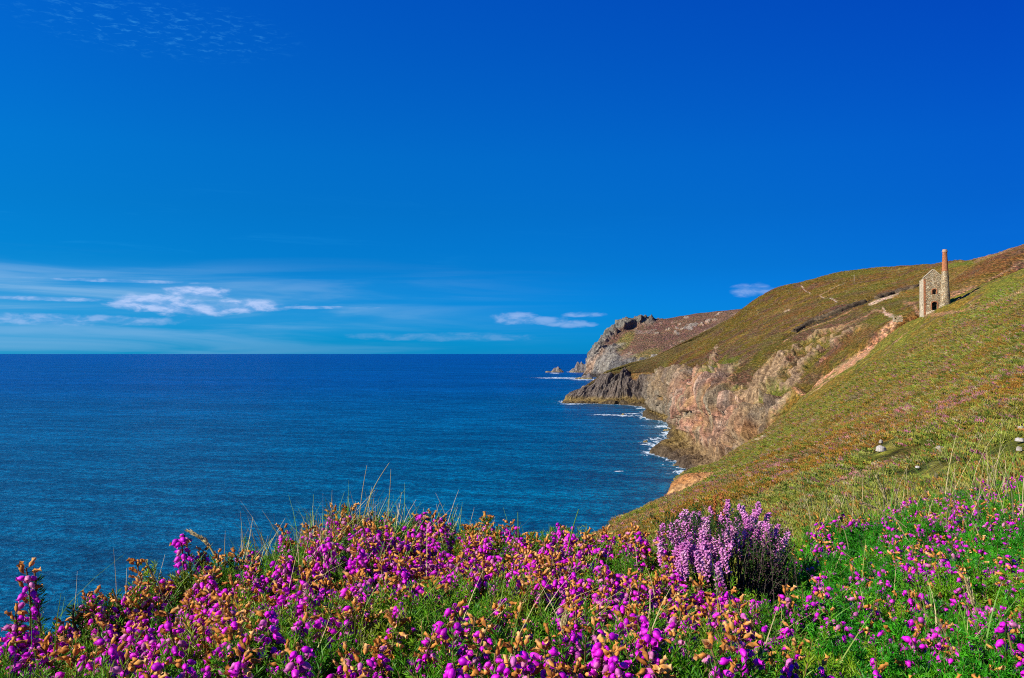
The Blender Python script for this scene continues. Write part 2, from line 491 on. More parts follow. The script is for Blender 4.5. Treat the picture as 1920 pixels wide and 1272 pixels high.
    low = sstep(26, 8, z) * sstep(3.5, 5.0, U) * (1 - hd)
    r = lerp3(low * .6, r, GREY * .75)
    r = lerp3(sstep(4.2, 2.2, T) * sstep(4.0, 3.0, U) * .55 * sstep(1310, 1280, PX), r, WRACK * 1.8)
    wr = sstep(6.5, 2.0, z + 1.5 * bq) * .85
    r = lerp3(wr, r, WRACK * 1.5)
    r = lerp3(sstep(4.4, 3.0, T) * sstep(3.2, 2.0, U) * .5, r, C(.36, .24, .17))
    r = lerp3(sstep(.9, .1, z) * .7, r, DARK * .6)
    r = lerp3(crag * (T > 5) * .7, r, C(.50, .34, .19))
    col = lerp3(hd * .7, col, C(.17, .125, .05))
    r = r * (.70 - .06 * sstep(3.4, 4.2, U))[..., None]
    r = lerp3(hd * sstep(5.6, 6.6, T) * .8, r, C(.27, .21, .12))
    col = lerp3(rock, col, r)
    # scree, bare ground and tracks on the hill
    up = (T > 4.6) & (U < 6.5)
    def track(pts, w, c, f=1.0, ragged=.6):
        nonlocal col
        dd = line_dist(PX, PY, pts) + 1.4 * ragged * w * bq
        col = lerp3(sstep(w * .80, w * .30, dd) * up * f, col, c)
    track([(1505, 738), (1530, 722), (1562, 700), (1590, 680), (1625, 658), (1650, 635), (1683, 603)], 8.5, TRACK)
    track([(1502, 536), (1509, 545), (1521, 551)], 1.5, C(.50, .42, .35), 1, .3)
    track([(1536, 553), (1555, 560), (1582, 568)], 1.5, C(.50, .42, .35), 1, .3)
    track([(1536, 553), (1560, 543), (1585, 534)], .9, C(.40, .33, .20), .8, .2)
    track([(1630, 571), (1650, 564), (1685, 553)], 3.5, PALE * .85)
    track([(1600, 603), (1625, 597), (1640, 583), (1665, 590)], 4.5, TRACK * .8)
    track([(1655, 578), (1662, 592), (1690, 598)], 4, PALE * .8)
    track([(1560, 622), (1590, 607), (1622, 598)], 4, TRACK * .75)
    track([(1690, 566), (1716, 575), (1720, 590)], 6, TRACK * .8, .9, 1.2)
    track([(1790, 562), (1808, 552), (1826, 542)], 11, TRACK * .85, .85)
    track([(1800, 575), (1820, 566), (1840, 552)], 4, TRACK * .8, .85)
    track([(1826, 545), (1860, 520), (1900, 500), (1925, 488)], 2.2, TRACK * .8, .9, .3)
    track([(1830, 487), (1870, 477), (1905, 468), (1960, 455)], 9, TRACK * .72, .85, 1.2)
    track([(1470, 583), (1478, 579)], 4, PALE * .8, .7)
    track([(x0 + 3, y0 + 5) for x0, y0 in wall[:5]], 1.8, TRACK * .9, .8)
    track(wall, 2.4, C(.07, .055, .045), .9, .5)
    track(gul, 4.5, C(.15, .08, .045), .9, .3)
    track(gul2, 2.4, C(.10, .06, .04), .9, .3)
    rk2 = np.clip(rock, 0, 1)
    o = grid_object('sea_cliffs', V2, M_land, {'ground': np.clip(col, 0, 1), 'rock': rk2}, flip=False)
    return V2, (PX, PY, U, T, rock), np.clip(col, 0, 1)


CLIFF_V, CLIFF_INFO, CLIFF_COL = build_cliffs()
bpy.data.objects['sea_cliffs']['kind'] = 'structure'
bpy.data.objects['sea_cliffs']['label'] = 'pink and ochre rock cliffs below the brown heather hill'


# ------------------------------------------------------------------ the far headland
FAR = [
 [(1125, 699), (1140, 697, 2500), (1150, 690, 2550), (1160, 680, 2560), (1170, 665, 2600), (1180, 650, 2650), (1190, 640, 2700), (1205, 625, 2750), (1230, 615, 2800)],
 [(1101, 705), (1102, 690, 2010), (1104, 675, 2020), (1109, 662, 2040), (1126, 647, 2070), (1141, 631, 2110), (1156, 614, 2150), (1186, 602.5, 2220), (1240, 612, 2500)],
 [(1113, 707), (1115, 696, 1930), (1119, 681, 1940), (1128, 667, 1965), (1145, 650, 2000), (1165, 630, 2060), (1195, 612, 2130), (1228, 600, 2210), (1260, 612, 2500)],
 [(1150, 709), (1152, 698, 1835), (1158, 684, 1850), (1168, 670, 1880), (1185, 655, 1920), (1210, 638, 1980), (1240, 615, 2080), (1285, 592.5, 2190), (1310, 605, 2500)],
 [(1200, 712), (1205, 700, 1760), (1215, 684, 1775), (1226, 670, 1800), (1250, 655, 1850), (1280, 635, 1920), (1310, 610, 2020), (1345, 585, 2160), (1380, 600, 2500)],
 [(1280, 716), (1290, 700, 1650), (1300, 685, 1670), (1312, 670, 1700), (1335, 650, 1750), (1362, 625, 1820), (1390, 600, 1920), (1425, 577, 2090), (1470, 600, 2500)],
 [(1400, 720), (1410, 700, 1600), (1420, 685, 1620), (1435, 670, 1650), (1460, 650, 1700), (1490, 625, 1770), (1520, 600, 1850), (1560, 580, 2000), (1600, 600, 2400)],
]


def build_far():
    N0 = net(FAR)
    us = segs([20, 60, 80, 80, 70, 30])
    vs = segs([4, 34, 44, 40, 40, 44, 44, 44, 10, 4])
    V = catmull(N0, us)
    V = np.swapaxes(catmull(np.swapaxes(V, 0, 1), vs), 0, 1)
    T = np.broadcast_to(vs[None, :], V.shape[:2]); U = np.broadcast_to(us[:, None], V.shape[:2])
    x, y, z = V[..., 0], V[..., 1], V[..., 2]
    PX, PY = proj(V)
    n = grid_normals(V)
    if n[100, 100, 2] < 0: n = -n
    rock = sstep(5.6, 4.6, T + 1.3 * fbm(x / 60, y / 60, z / 40, 3, seed=3) + .5 * sstep(2.2, 3.2, U) * 2)
    rim = sstep(1.95, 1.2, U) * sstep(8.7, 7.5, np.abs(T - 7) + 7) * sstep(-.2, .25, fbm(x / 20, y / 20, z / 20, 3, seed=5))
    rim = np.maximum(rim, np.exp(-(line_dist(PX, PY, [(1120, 652), (1140, 632), (1155, 616), (1185, 604), (1222, 602)]) / 6) ** 2))
    spots = sstep(.28, .42, fbm(x / 30, y / 30, z / 16, 4, seed=8)) * (blob(PX, PY, 1235, 640, 24, 10, 30) + blob(PX, PY, 1305, 605, 50, 14, 15) + blob(PX, PY, 1262, 622, 40, 12, 20) + .5)
    rock = np.clip(np.maximum(np.maximum(rock, rim), np.clip(spots, 0, 1) * .8), 0, 1)
    s = x * .7 - y * .7
    D = rock * (fbm(s / 26, z / 90, x / 80, 4, .6, 5, ridge=True) * 11 + fbm(x / 14, y / 14, z / 12, 4, .6, 6) * 8)
    D = D + rim * np.maximum(0, fbm(x / 14, y / 30, 0, 3, .6, 9)) * 18
    D = D + (1 - rock) * (fbm(x / 50, y / 50, z / 30, 4, seed=11) * 5)
    a = fbm(x / 70, y / 70, z / 50, 4, seed=15); k = fbm(s / 40, z / 60, x / 60, 4, seed=17)
    col = np.broadcast_to(C(.165, .115, .078), V.shape).copy()
    col = lerp3(sstep(-.1, .3, a), col, C(.135, .088, .070))
    col = lerp3(blob(PX, PY, 1170, 642, 26, 10, 45) * .8 + blob(PX, PY, 1210, 668, 30, 10, 20) * .7, col, C(.18, .18, .05))
    r = np.broadcast_to(C(.30, .28, .24), V.shape).copy()
    r = lerp3(sstep(.0, .35, k), r, C(.48, .34, .24))
    r = lerp3(sstep(.1, .35, -k), r, C(.17, .165, .16))
    r = lerp3(rim * .8, r, C(.20, .20, .17))
    r = lerp3(np.clip(spots, 0, 1) * .8, r, C(.46, .42, .36))
    r = lerp3(sstep(7, 1, z), r, C(.08, .07, .06))
    r = r * .72
    col = lerp3(rock, col, r)
    o = grid_object('far_headland', V + n * D[..., None], M_far, {'ground': np.clip(col, 0, 1), 'rock': rock})
    o['kind'] = 'structure'
    o['label'] = 'distant purple headland with craggy grey rim above the sea'


build_far()

# ------------------------------------------------------------------ the near slope
# rows by distance; each: (x, y) in the photograph of the seaward edge, three points across, one beyond the frame
NEAR = [
 (3.0, [(200, 2900), (700, 2650), (1150, 2350), (1550, 2100), (1920, 1900), (2600, 1500)]),
 (6.0, [(700, 1850), (960, 1640), (1250, 1480), (1600, 1300), (1920, 1120), (2600, 820)]),
 (13.0, [(900, 1400), (1080, 1240), (1300, 1120), (1600, 985), (1920, 868), (2500, 640)]),
 (28.0, [(1010, 1180), (1105, 1060), (1290, 975), (1590, 862), (1920, 742), (2500, 540)]),
 (55.0, [(1060, 1120), (1118, 1004), (1280, 935), (1560, 822), (1920, 662), (2500, 440)]),
 (90.0, [(1120, 1110), (1172, 981), (1310, 922), (1570, 798), (1920, 615), (2500, 400)]),
 (135.0, [(1200, 1100), (1228, 960), (1345, 909), (1575, 776), (1920, 582), (2500, 380)]),
 (170.0, [(1235, 1080), (1256, 952), (1396, 900), (1582, 752), (1920, 565), (2500, 370)]),
 (184.0, [(1243, 1060), (1262, 908), (1388, 874), (1592, 742), (1920, 558), (2500, 365)]),
 (225.0, [(1262, 1040), (1300, 896), (1420, 843), (1620, 708), (1920, 542), (2500, 350)]),
 (265.0, [(1290, 1010), (1345, 884), (1452, 800), (1655, 668), (1920, 528), (2500, 330)]),
 (300.0, [(1320, 990), (1395, 872), (1490, 762), (1700, 612), (1920, 512), (2500, 320)]),
 (330.0, [(1350, 990), (1440, 880), (1530, 745), (1740, 596), (1920, 510), (2500, 330)]),
 (365.0, [(1400, 1000), (1480, 940), (1570, 850), (1780, 700), (1960, 610), (2500, 440)]),
]


def near_rows():
    out = []
    for d, pts in NEAR:
        row = [P(px, py, d) for px, py in pts]
        a, b = row[0], row[1]
        foot = a + (a - b) * .5
        if d < 40:                      # close by, the ground falls away to the left at the same pitch as the rest
            a = b + np.array((-9.0, 0.0, -6.0)); row[0] = a; foot = a + np.array((-16, 0, -14.0))
        foot[2] = -4.0
        foot[0] = min(foot[0], a[0] - 6 - .35 * max(a[2], 0))
        out.append([foot] + row)
    return np.array(out)


def slope_colour(x, y, z, PX, PY):
    """plants on the near slope: olive turf, brown bracken, grey lichen, purple heather in drifts running with the contour"""
    # stretched along the fall of the slope so drifts read as streaks
    q = x * .42 + z * .2
    a = fbm(x / 14, y / 7, 0, 4, seed=81); b = fbm(x / 4.5, y / 1.8, 0, 4, seed=83); c = fbm(x / 40, y / 16, 0, 3, seed=85); e = fbm(x / 7, y / 2.4, 0, 4, seed=87)
    col = np.broadcast_to(C(.185, .165, .030), x.shape + (3,)).copy()
    far = sstep(50, 180, y)
    col = lerp3(sstep(-.02, .16, a) * .9, col, C(.22, .11, .018))
    col = lerp3(far * .6, col, C(.19, .185, .034))
    col = lerp3(sstep(.06, .22, b) * .85, col, C(.075, .115, .012))
    col = lerp3(sstep(.20, .36, e) * .35 * (1 - .5 * far), col, C(.28, .23, .14))
    col = lerp3(sstep(.05, .2, -a + .5 * e) * .6, col, C(.15, .19, .025))
    col = lerp3(sstep(.2, .34, c + .5 * b) * .55 * sstep(5, 14, y), col, C(.25, .12, .07))
    col = lerp3(sstep(.30, .42, b - .4 * c) * .7 * (1 - .6 * far) * sstep(5, 14, y), col, C(.34, .12, .17))
    return col


def build_near():
    R = near_rows()
    us = segs([24, 50, 70, 80, 80, 80, 60, 26, 60, 60, 60, 44, 26])
    vs = segs([8, 26, 150, 170, 170, 60])
    V = catmull(R, us)
    V = np.swapaxes(catmull(np.swapaxes(V, 0, 1), vs), 0, 1)
    T = np.broadcast_to(vs[None, :], V.shape[:2])
    x, y, z = V[..., 0], V[..., 1], V[..., 2]
    PX, PY = proj(V)
    n = grid_normals(V)
    if n[300, 300, 2] < 0: n = -n
    near = sstep(140, 20, y)
    D = fbm(x / 9, y / 14, 0, 3, seed=91) * (.35 + .9 * sstep(20, 120, y)) + fbm(x / 1.1, y / 1.8, 0, 4, .6, 93) * (.16 + .22 * sstep(20, 140, y)) \
        + fbm(x / 3.2, y / 5, 0, 3, seed=95) * .22
    scar = sstep(1.0, 1.25, T) * 0
    rockc = np.zeros_like(x)
    # the clay scar at the seaward edge and the broken ground of the crease
    sc = sstep(150, 160, y) * sstep(188, 184, y) * sstep(3.08, 2.95, T + .05 * fbm(x / 4, y / 4, 0, 3, seed=96))
    edge = sstep(2.0, 1.6, T) * sstep(40, 70, y)
    rockc = np.clip(np.maximum(sc, edge), 0, 1)
    D = D + rockc * fbm(x / 2.5, y / 2.5, z / 2, 4, .6, 97) * .9
    col = slope_colour(x, y, z, PX, PY)
    bq = fbm(x / 6, y / 6, z / 6, 4, seed=98)
    col = lerp3(rockc, col, lerp3(sstep(-.2, .3, bq), np.broadcast_to(CLAY, col.shape), C(.52, .30, .13)))
    def track(pts, w, c, f=1.0, ragged=.7):
        nonlocal col
        dd = line_dist(PX, PY, pts) + 1.4 * ragged * w * bq
        col = lerp3(sstep(w * .85, w * .35, dd) * f * (y > 20), col, c)
    track([(1843, 583), (1880, 566), (1925, 542), (1960, 530)], 5, TRACK * .8, .85)
    track([(1505, 742), (1530, 724), (1562, 702), (1590, 684), (1625, 660), (1652, 636), (1683, 606)], 6, TRACK)
    track([(1690, 600), (1672, 622), (1640, 650)], 3, GREEN * 1.1, .8)
    track([(1730, 590), (1790, 586), (1840, 575)], 5, TRACK * .75, .7, 1.2)
    track([(1680, 640), (1715, 615)], 1.6, TRACK * .85, .8)
    track([(1752, 630), (1775, 618)], 2.2, TRACK * .8, .7)
    track([(1520, 796), (1560, 780)], 3, TRACK * .7, .6, 1.2)
    track([(1400, 836), (1430, 824), (1445, 812)], 3, PALE * .8, .8, 1.4)
    track([(1400, 826), (1450, 800), (1500, 765), (1530, 742)], 3, GREEN * .6, .5, 1.2)
    for gx, gy, rx, ry, rot in ((1715, 725, 24, 5, 22), (1850, 590, 40, 7, 15), (1690, 640, 20, 5, 30), (1880, 545, 40, 18, 28)):
        col = lerp3(blob(PX, PY, gx, gy, rx, ry, rot) * .7, col, GREEN * 1.25)
    for gx, gy, rx, ry, rot in ((1510, 942, 46, 5, 18), (1600, 905, 22, 4, 15), (1770, 890, 14, 4, 10), (1890, 838, 34, 9, 20), (1715, 792, 18, 4, 25), (1845, 780, 24, 4, 30),
                                (1700, 770, 20, 5, 20), (1590, 820, 12, 3, 20), (1640, 932, 20, 3, 20), (1885, 775, 10, 3, 20)):
        col = lerp3(blob(PX, PY, gx, gy, rx, ry, rot) * sstep(-.2, .3, bq) * .75 * (y > 18), col, C(.40, .15, .22))
    o = grid_object('heath_slope', V + n * D[..., None], M_land_near, {'ground': np.clip(col, 0, 1), 'rock': rockc})
    o['kind'] = 'structure'
    o['label'] = 'steep heath slope of turf and low heather falling to the sea'
    return V + n * D[..., None], n, col, rockc, PX, PY


M_land_near = land_material('near_slope_ground', 2.2, (.38, 1, 1))
NEAR_V, NEAR_N, NEAR_COL, NEAR_ROCK, NEAR_PX, NEAR_PY = build_near()


# ------------------------------------------------------------------ the sea
FOAM = [(1240, 825, 9, 5), (1218, 832, 7, 3), (1205, 830, 5, 2), (1285, 884, 7, 4), (1265, 852, 4, 6), (1275, 870, 5, 5), (1255, 812, 6, 6), (1245, 800, 10, 5), (1225, 787, 7, 3),
        (1208, 783, 9, 3), (1168, 779, 12, 4), (1140, 778, 16, 3), (1190, 776, 10, 2), (1074, 758, 12, 3), (1208, 766, 10, 3), (1190, 762, 6, 2), (1050, 709, 45, 10), (1088, 711, 24, 14),
        (1072, 698, 12, 12), (1040, 700, 12, 10), (1160, 884, 2, .7)]


def build_sea():
    xs = np.concatenate([np.linspace(-60000, -6000, 10), np.linspace(-5000, -600, 12), np.linspace(-560, 24, 40), np.arange(25, 185, 1.1), np.linspace(188, 700, 60), np.linspace(800, 8000, 12), np.linspace(12000, 60000, 6)])
    ys = np.concatenate([np.linspace(-200, 100, 4), np.linspace(110, 325, 30), np.arange(326, 960, 1.25), np.linspace(965, 2900, 260), np.linspace(3100, 12000, 16), np.linspace(15000, 80000, 12)])
    X, Y = np.meshgrid(xs, ys, indexing='ij')
    V = np.stack([X, Y, np.zeros_like(X)], -1)
    # distance to the shore, from the waterline of each section
    shore = [W(*s[0])[:2] for s in SEC[1:11]]
    shore = [np.array((shore[0][0] - 6, 300.0))] + shore + [np.array((140.0, 1150.0)), np.array((150, 1500.0)), W(1100, 706)[:2]]
    best = np.full(X.shape, 1e9)
    for a, b in zip(shore[:-1], shore[1:]):
        d = b - a; L = (d ** 2).sum()
        t = np.clip(((X - a[0]) * d[0] + (Y - a[1]) * d[1]) / L, 0, 1)
        best = np.minimum(best, np.hypot(X - a[0] - t * d[0], Y - a[1] - t * d[1]))
    # the true edge of the land, from the finished cliffs
    zz = CLIFF_V[:, 4:60, 2]; cross = np.argmax(zz > 0.0, axis=1)
    edge = CLIFF_V[np.arange(len(cross)), 4 + cross][::2, :2]
    near = np.nonzero((best < 45) & (Y < 1000))
    ex, ey = X[near], Y[near]; bd = np.full(len(ex), 1e9)
    for q in edge: bd = np.minimum(bd, (ex - q[0]) ** 2 + (ey - q[1]) ** 2)
    best = best.copy(); best[near] = np.sqrt(bd)
    foam = 1.02 * np.exp(-best / 6.5)
    for px, py, rx, ry in FOAM:
        c = W(px, py)
        k = 1.0 if py > 730 else 2.2
        foam = np.maximum(foam, .95 * np.exp(-(((X - c[0]) / (rx * 1.4)) ** 2 + ((Y - c[1]) / (ry * 3.8 * k)) ** 2)))
    shal = np.exp(-best / 55.0)
    m, t, b = material('sea_water', .28, .5)
    geo = t.add('ShaderNodeNewGeometry'); p = geo.outputs['Position']
    fa = t.add('ShaderNodeAttribute', attribute_name='foam'); sa = t.add('ShaderNodeAttribute', attribute_name='shallow')
    sep = t.add('ShaderNodeSeparateXYZ'); t.put(sep.inputs[0], p)
    dist = sep.outputs[1]
    rot = t.mapping(p, (1, 1, 1), (0, 0, math.radians(14)))
    swell = t.noise(t.mapping(rot, (.024, .085, 1)), 1.0, 3, .5, .4)
    chop = t.noise(t.mapping(rot, (.26, .36, 1)), 1.0, 5, .62, .5)
    fine = t.noise(t.mapping(rot, (.85, 1.05, 1)), 1.0, 4, .65, .3)
    gust = t.noise(t.mapping(rot, (.0016, .006, 1)), 1.0, 3, .5)
    n = t.bump(swell, .42, 8.0)
    n = t.bump(chop, .8, 2.2, n)
    n = t.bump(fine, .8, .8, n)
    t.put(b.inputs['Normal'], n)
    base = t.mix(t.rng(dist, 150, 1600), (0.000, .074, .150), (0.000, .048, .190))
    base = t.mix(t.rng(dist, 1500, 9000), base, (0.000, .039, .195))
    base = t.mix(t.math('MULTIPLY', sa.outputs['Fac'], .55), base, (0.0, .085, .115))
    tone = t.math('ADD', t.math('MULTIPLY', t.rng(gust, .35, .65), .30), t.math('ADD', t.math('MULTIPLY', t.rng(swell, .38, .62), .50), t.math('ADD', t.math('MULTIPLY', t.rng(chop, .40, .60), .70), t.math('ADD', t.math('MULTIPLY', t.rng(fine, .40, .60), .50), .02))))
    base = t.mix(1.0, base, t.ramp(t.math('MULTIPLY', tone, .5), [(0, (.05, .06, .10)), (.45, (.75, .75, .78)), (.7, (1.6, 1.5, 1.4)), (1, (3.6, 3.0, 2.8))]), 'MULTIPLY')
    fn = t.noise(t.mapping(p, (.20, .075, 1), (0, 0, math.radians(-8))), 1.0, 8, .68, 1.4)
    fmask = t.rng(t.math('ADD', fa.outputs['Fac'], t.math('MULTIPLY', t.math('SUBTRACT', fn, .5), 3.2)), .62, .98)
    fmask = t.math('MULTIPLY', fmask, t.rng(fa.outputs['Fac'], .06, .3))
    base = t.mix(fmask, base, (.62, .72, .76))
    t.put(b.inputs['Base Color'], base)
    t.put(b.inputs['Roughness'], t.math('ADD', t.math('MULTIPLY', fmask, .5), .30))
    b.inputs['Specular IOR Level'].default_value = .30
    b.inputs['Specular Tint'].default_value = (.10, .55, 1.0, 1)
    o = grid_object('sea', V, m, {'foam': foam, 'shallow': shal})
    o['kind'] = 'structure'
    return o


build_sea()


def build_hedge():
    """the old stone hedge that runs across the hill"""
    PXc, PYc = proj(CLIFF_V)
    ok = CLIFF_INFO[3] > 5.0
    pts = []
    line = [(1480, 629), (1500, 616), (1524, 603), (1560, 590), (1600, 574), (1650, 558), (1700, 545), (1740, 535)]
    for (x0, y0), (x1, y1) in zip(line[:-1], line[1:]):
        n = max(int(math.hypot(x1 - x0, y1 - y0) / 3), 1)
        for i in range(n):
            x, y = x0 + (x1 - x0) * i / n, y0 + (y1 - y0) * i / n
            d = np.hypot(PXc - x, PYc - y) + np.where(ok, 0, 99)
            if d.min() < 4: pts.append(CLIFF_V.reshape(-1, 3)[np.argmin(d)])
    pts = np.array(pts)
    k = np.ones(5) / 5
    pts = np.stack([np.convolve(np.pad(pts[:, i], 2, 'edge'), k, 'valid') for i in range(3)], -1)
    R = np.random.default_rng(4)
    tan = np.gradient(pts, axis=0); side = np.stack([tan[:, 1], -tan[:, 0], 0 * tan[:, 0]], -1); side /= np.linalg.norm(side, axis=1, keepdims=True)
    prof = [(-1.7, -1.5), (-1.3, .8), (-.5, 1.7), (.5, 1.8), (1.2, .9), (1.7, -1.5)]
    V = np.stack([pts + side * (a + R.normal(0, .22, (len(pts), 1))) + np.array((0, 0, 1)) * (h + R.normal(0, .28, (len(pts), 1))) for a, h in prof], 1)
    m, t, bb = material('hedge_bank', .95, .1)
    p = t.add('ShaderNodeNewGeometry').outputs['Position']
    t.put(bb.inputs['Base Color'], t.ramp(t.noise(p, .8, 4, .6), [(.4, (.045, .035, .022)), (.6, (.12, .085, .05))]))
    o = grid_object('stone_hedge', V, m)
    o['label'] = 'dark overgrown stone hedge running across the brown hill towards the engine house'
    o['category'] = 'hedge'


build_hedge()


# ------------------------------------------------------------------ helpers for things
def thing(name, label, cat, loc, group=None, rz=0.0):
    o = bpy.data.objects.new(name, None)
    o.empty_display_size = .1
    COL.objects.link(o); o.location = loc; o.rotation_euler = (0, 0, rz)
    o['label'] = label; o['category'] = cat
    if group: o['group'] = group
    return o


def mesh_from(name, verts, faces, mats, smooth=False, midx=None):
    me = bpy.data.meshes.new(name)
    me.from_pydata([tuple(v) for v in verts], [], faces)
    for m in (mats if isinstance(mats, (list, tuple)) else [mats]): me.materials.append(m)
    if midx is not None: me.polygons.foreach_set('material_index', midx)
    if smooth: me.polygons.foreach_set('use_smooth', [True] * len(me.polygons))
    me.update()
    return me


def obj(name, me, parent=None, loc=(0, 0, 0), rot=None, scale=None, **props):
    o = bpy.data.objects.new(name, me)
    COL.objects.link(o)
    if parent: o.parent = parent
    o.location = loc
    if rot is not None: o.rotation_euler = rot
    if scale is not None: o.scale = (scale,) * 3 if isinstance(scale, (int, float)) else scale
    for k, v in props.items(): o[k] = v
    return o


def slab(outline, holes, y0, y1):
    """a wall standing in the x-z plane between y0 and y1, with openings cut through it"""
    loops = [outline] + holes
    flat = [p for l in loops for p in l]
    tris = tessellate_polygon([[Vector((p[0], p[1], 0)) for p in l] for l in loops])
    n = len(flat)
    verts = [(p[0], y0, p[1]) for p in flat] + [(p[0], y1, p[1]) for p in flat]
    faces = [tuple(t) for t in tris] + [tuple(i + n for i in reversed(t)) for t in tris]
    k = 0
    for l in loops:
        m = len(l)
        for i in range(m):
            a, b = k + i, k + (i + 1) % m
            faces.append((a, b, b + n, a + n))
        k += m
    return verts, faces


def lathe(profile, seg=24, wob=0.0, seed=0):
    r = random.Random(seed)
    verts, faces = [], []
    for rad, z in profile:
        for i in range(seg):
            a = 2 * math.pi * i / seg
            q = rad + (r.uniform(-wob, wob) if wob else 0)
            verts.append((q * math.cos(a), q * math.sin(a), z))
    for j in range(len(profile) - 1):
        for i in range(seg):
            a, b = j * seg + i, j * seg + (i + 1) % seg
            faces.append((a, b, b + seg, a + seg))
    return verts, faces


def box(x0, x1, y0, y1, z0, z1):
    v = [(x, y, z) for x in (x0, x1) for y in (y0, y1) for z in (z0, z1)]
    f = [(0, 1, 3, 2), (4, 6, 7, 5), (0, 4, 5, 1), (2, 3, 7, 6), (0, 2, 6, 4), (1, 5, 7, 3)]
    return v, f


def join(parts):
    V, F = [], []
    for v, f in parts:
        k = len(V); V += list(v); F += [tuple(i + k for i in q) for q in f]
    return V, F


def stone_material(name, cols, scale, bumpd=.12):
    m, t, b = material(name, .92, .15)
    tc = t.add('ShaderNodeTexCoord')
    p = tc.outputs['Object']
    vo = t.add('ShaderNodeTexVoronoi'); t.put(vo.inputs['Vector'], t.mapping(p, (1, 1, 1.6))); vo.inputs['Scale'].default_value = scale
    ve = t.add('ShaderNodeTexVoronoi', feature='DISTANCE_TO_EDGE'); t.put(ve.inputs['Vector'], t.mapping(p, (1, 1, 1.6))); ve.inputs['Scale'].default_value = scale
    sp = t.add('ShaderNodeSeparateColor'); t.put(sp.inputs[0], vo.outputs['Color'])
    c = t.ramp(sp.outputs[0], [(i / (len(cols) - 1), q) for i, q in enumerate(cols)])
    big = t.noise(p, .35, 4, .6)
    c = t.mix(1.0, c, t.ramp(big, [(.3, (.72, .70, .66)), (.7, (1.2, 1.18, 1.15))]), 'MULTIPLY')
    joint = t.rng(ve.outputs['Distance'], .0, .09)
    c = t.mix(joint, (.13, .105, .075), c)
    t.put(b.inputs['Base Color'], c)
    t.put(b.inputs['Normal'], t.bump(t.math('ADD', joint, t.math('MULTIPLY', sp.outputs[1], .6)), 1.0, bumpd))
    return m


M_stone = stone_material('rubble_stone', [(.27, .21, .11), (.54, .44, .27), (.38, .24, .12), (.64, .55, .37), (.30, .25, .17), (.56, .39, .22)], 2.0, .16)
M_brick = stone_material('red_brick', [(.46, .16, .06), (.54, .22, .09), (.38, .12, .05), (.50, .20, .10)], 4.0, .05)
M_pale = stone_material('pale_or_sunlit_stone', [(.66, .55, .36), (.72, .62, .44), (.54, .44, .29)], 2.2, .08)
M_dress, _t, _b = material('coping_stone', .85, .2)
_b.inputs['Base Color'].default_value = (.42, .35, .24, 1)


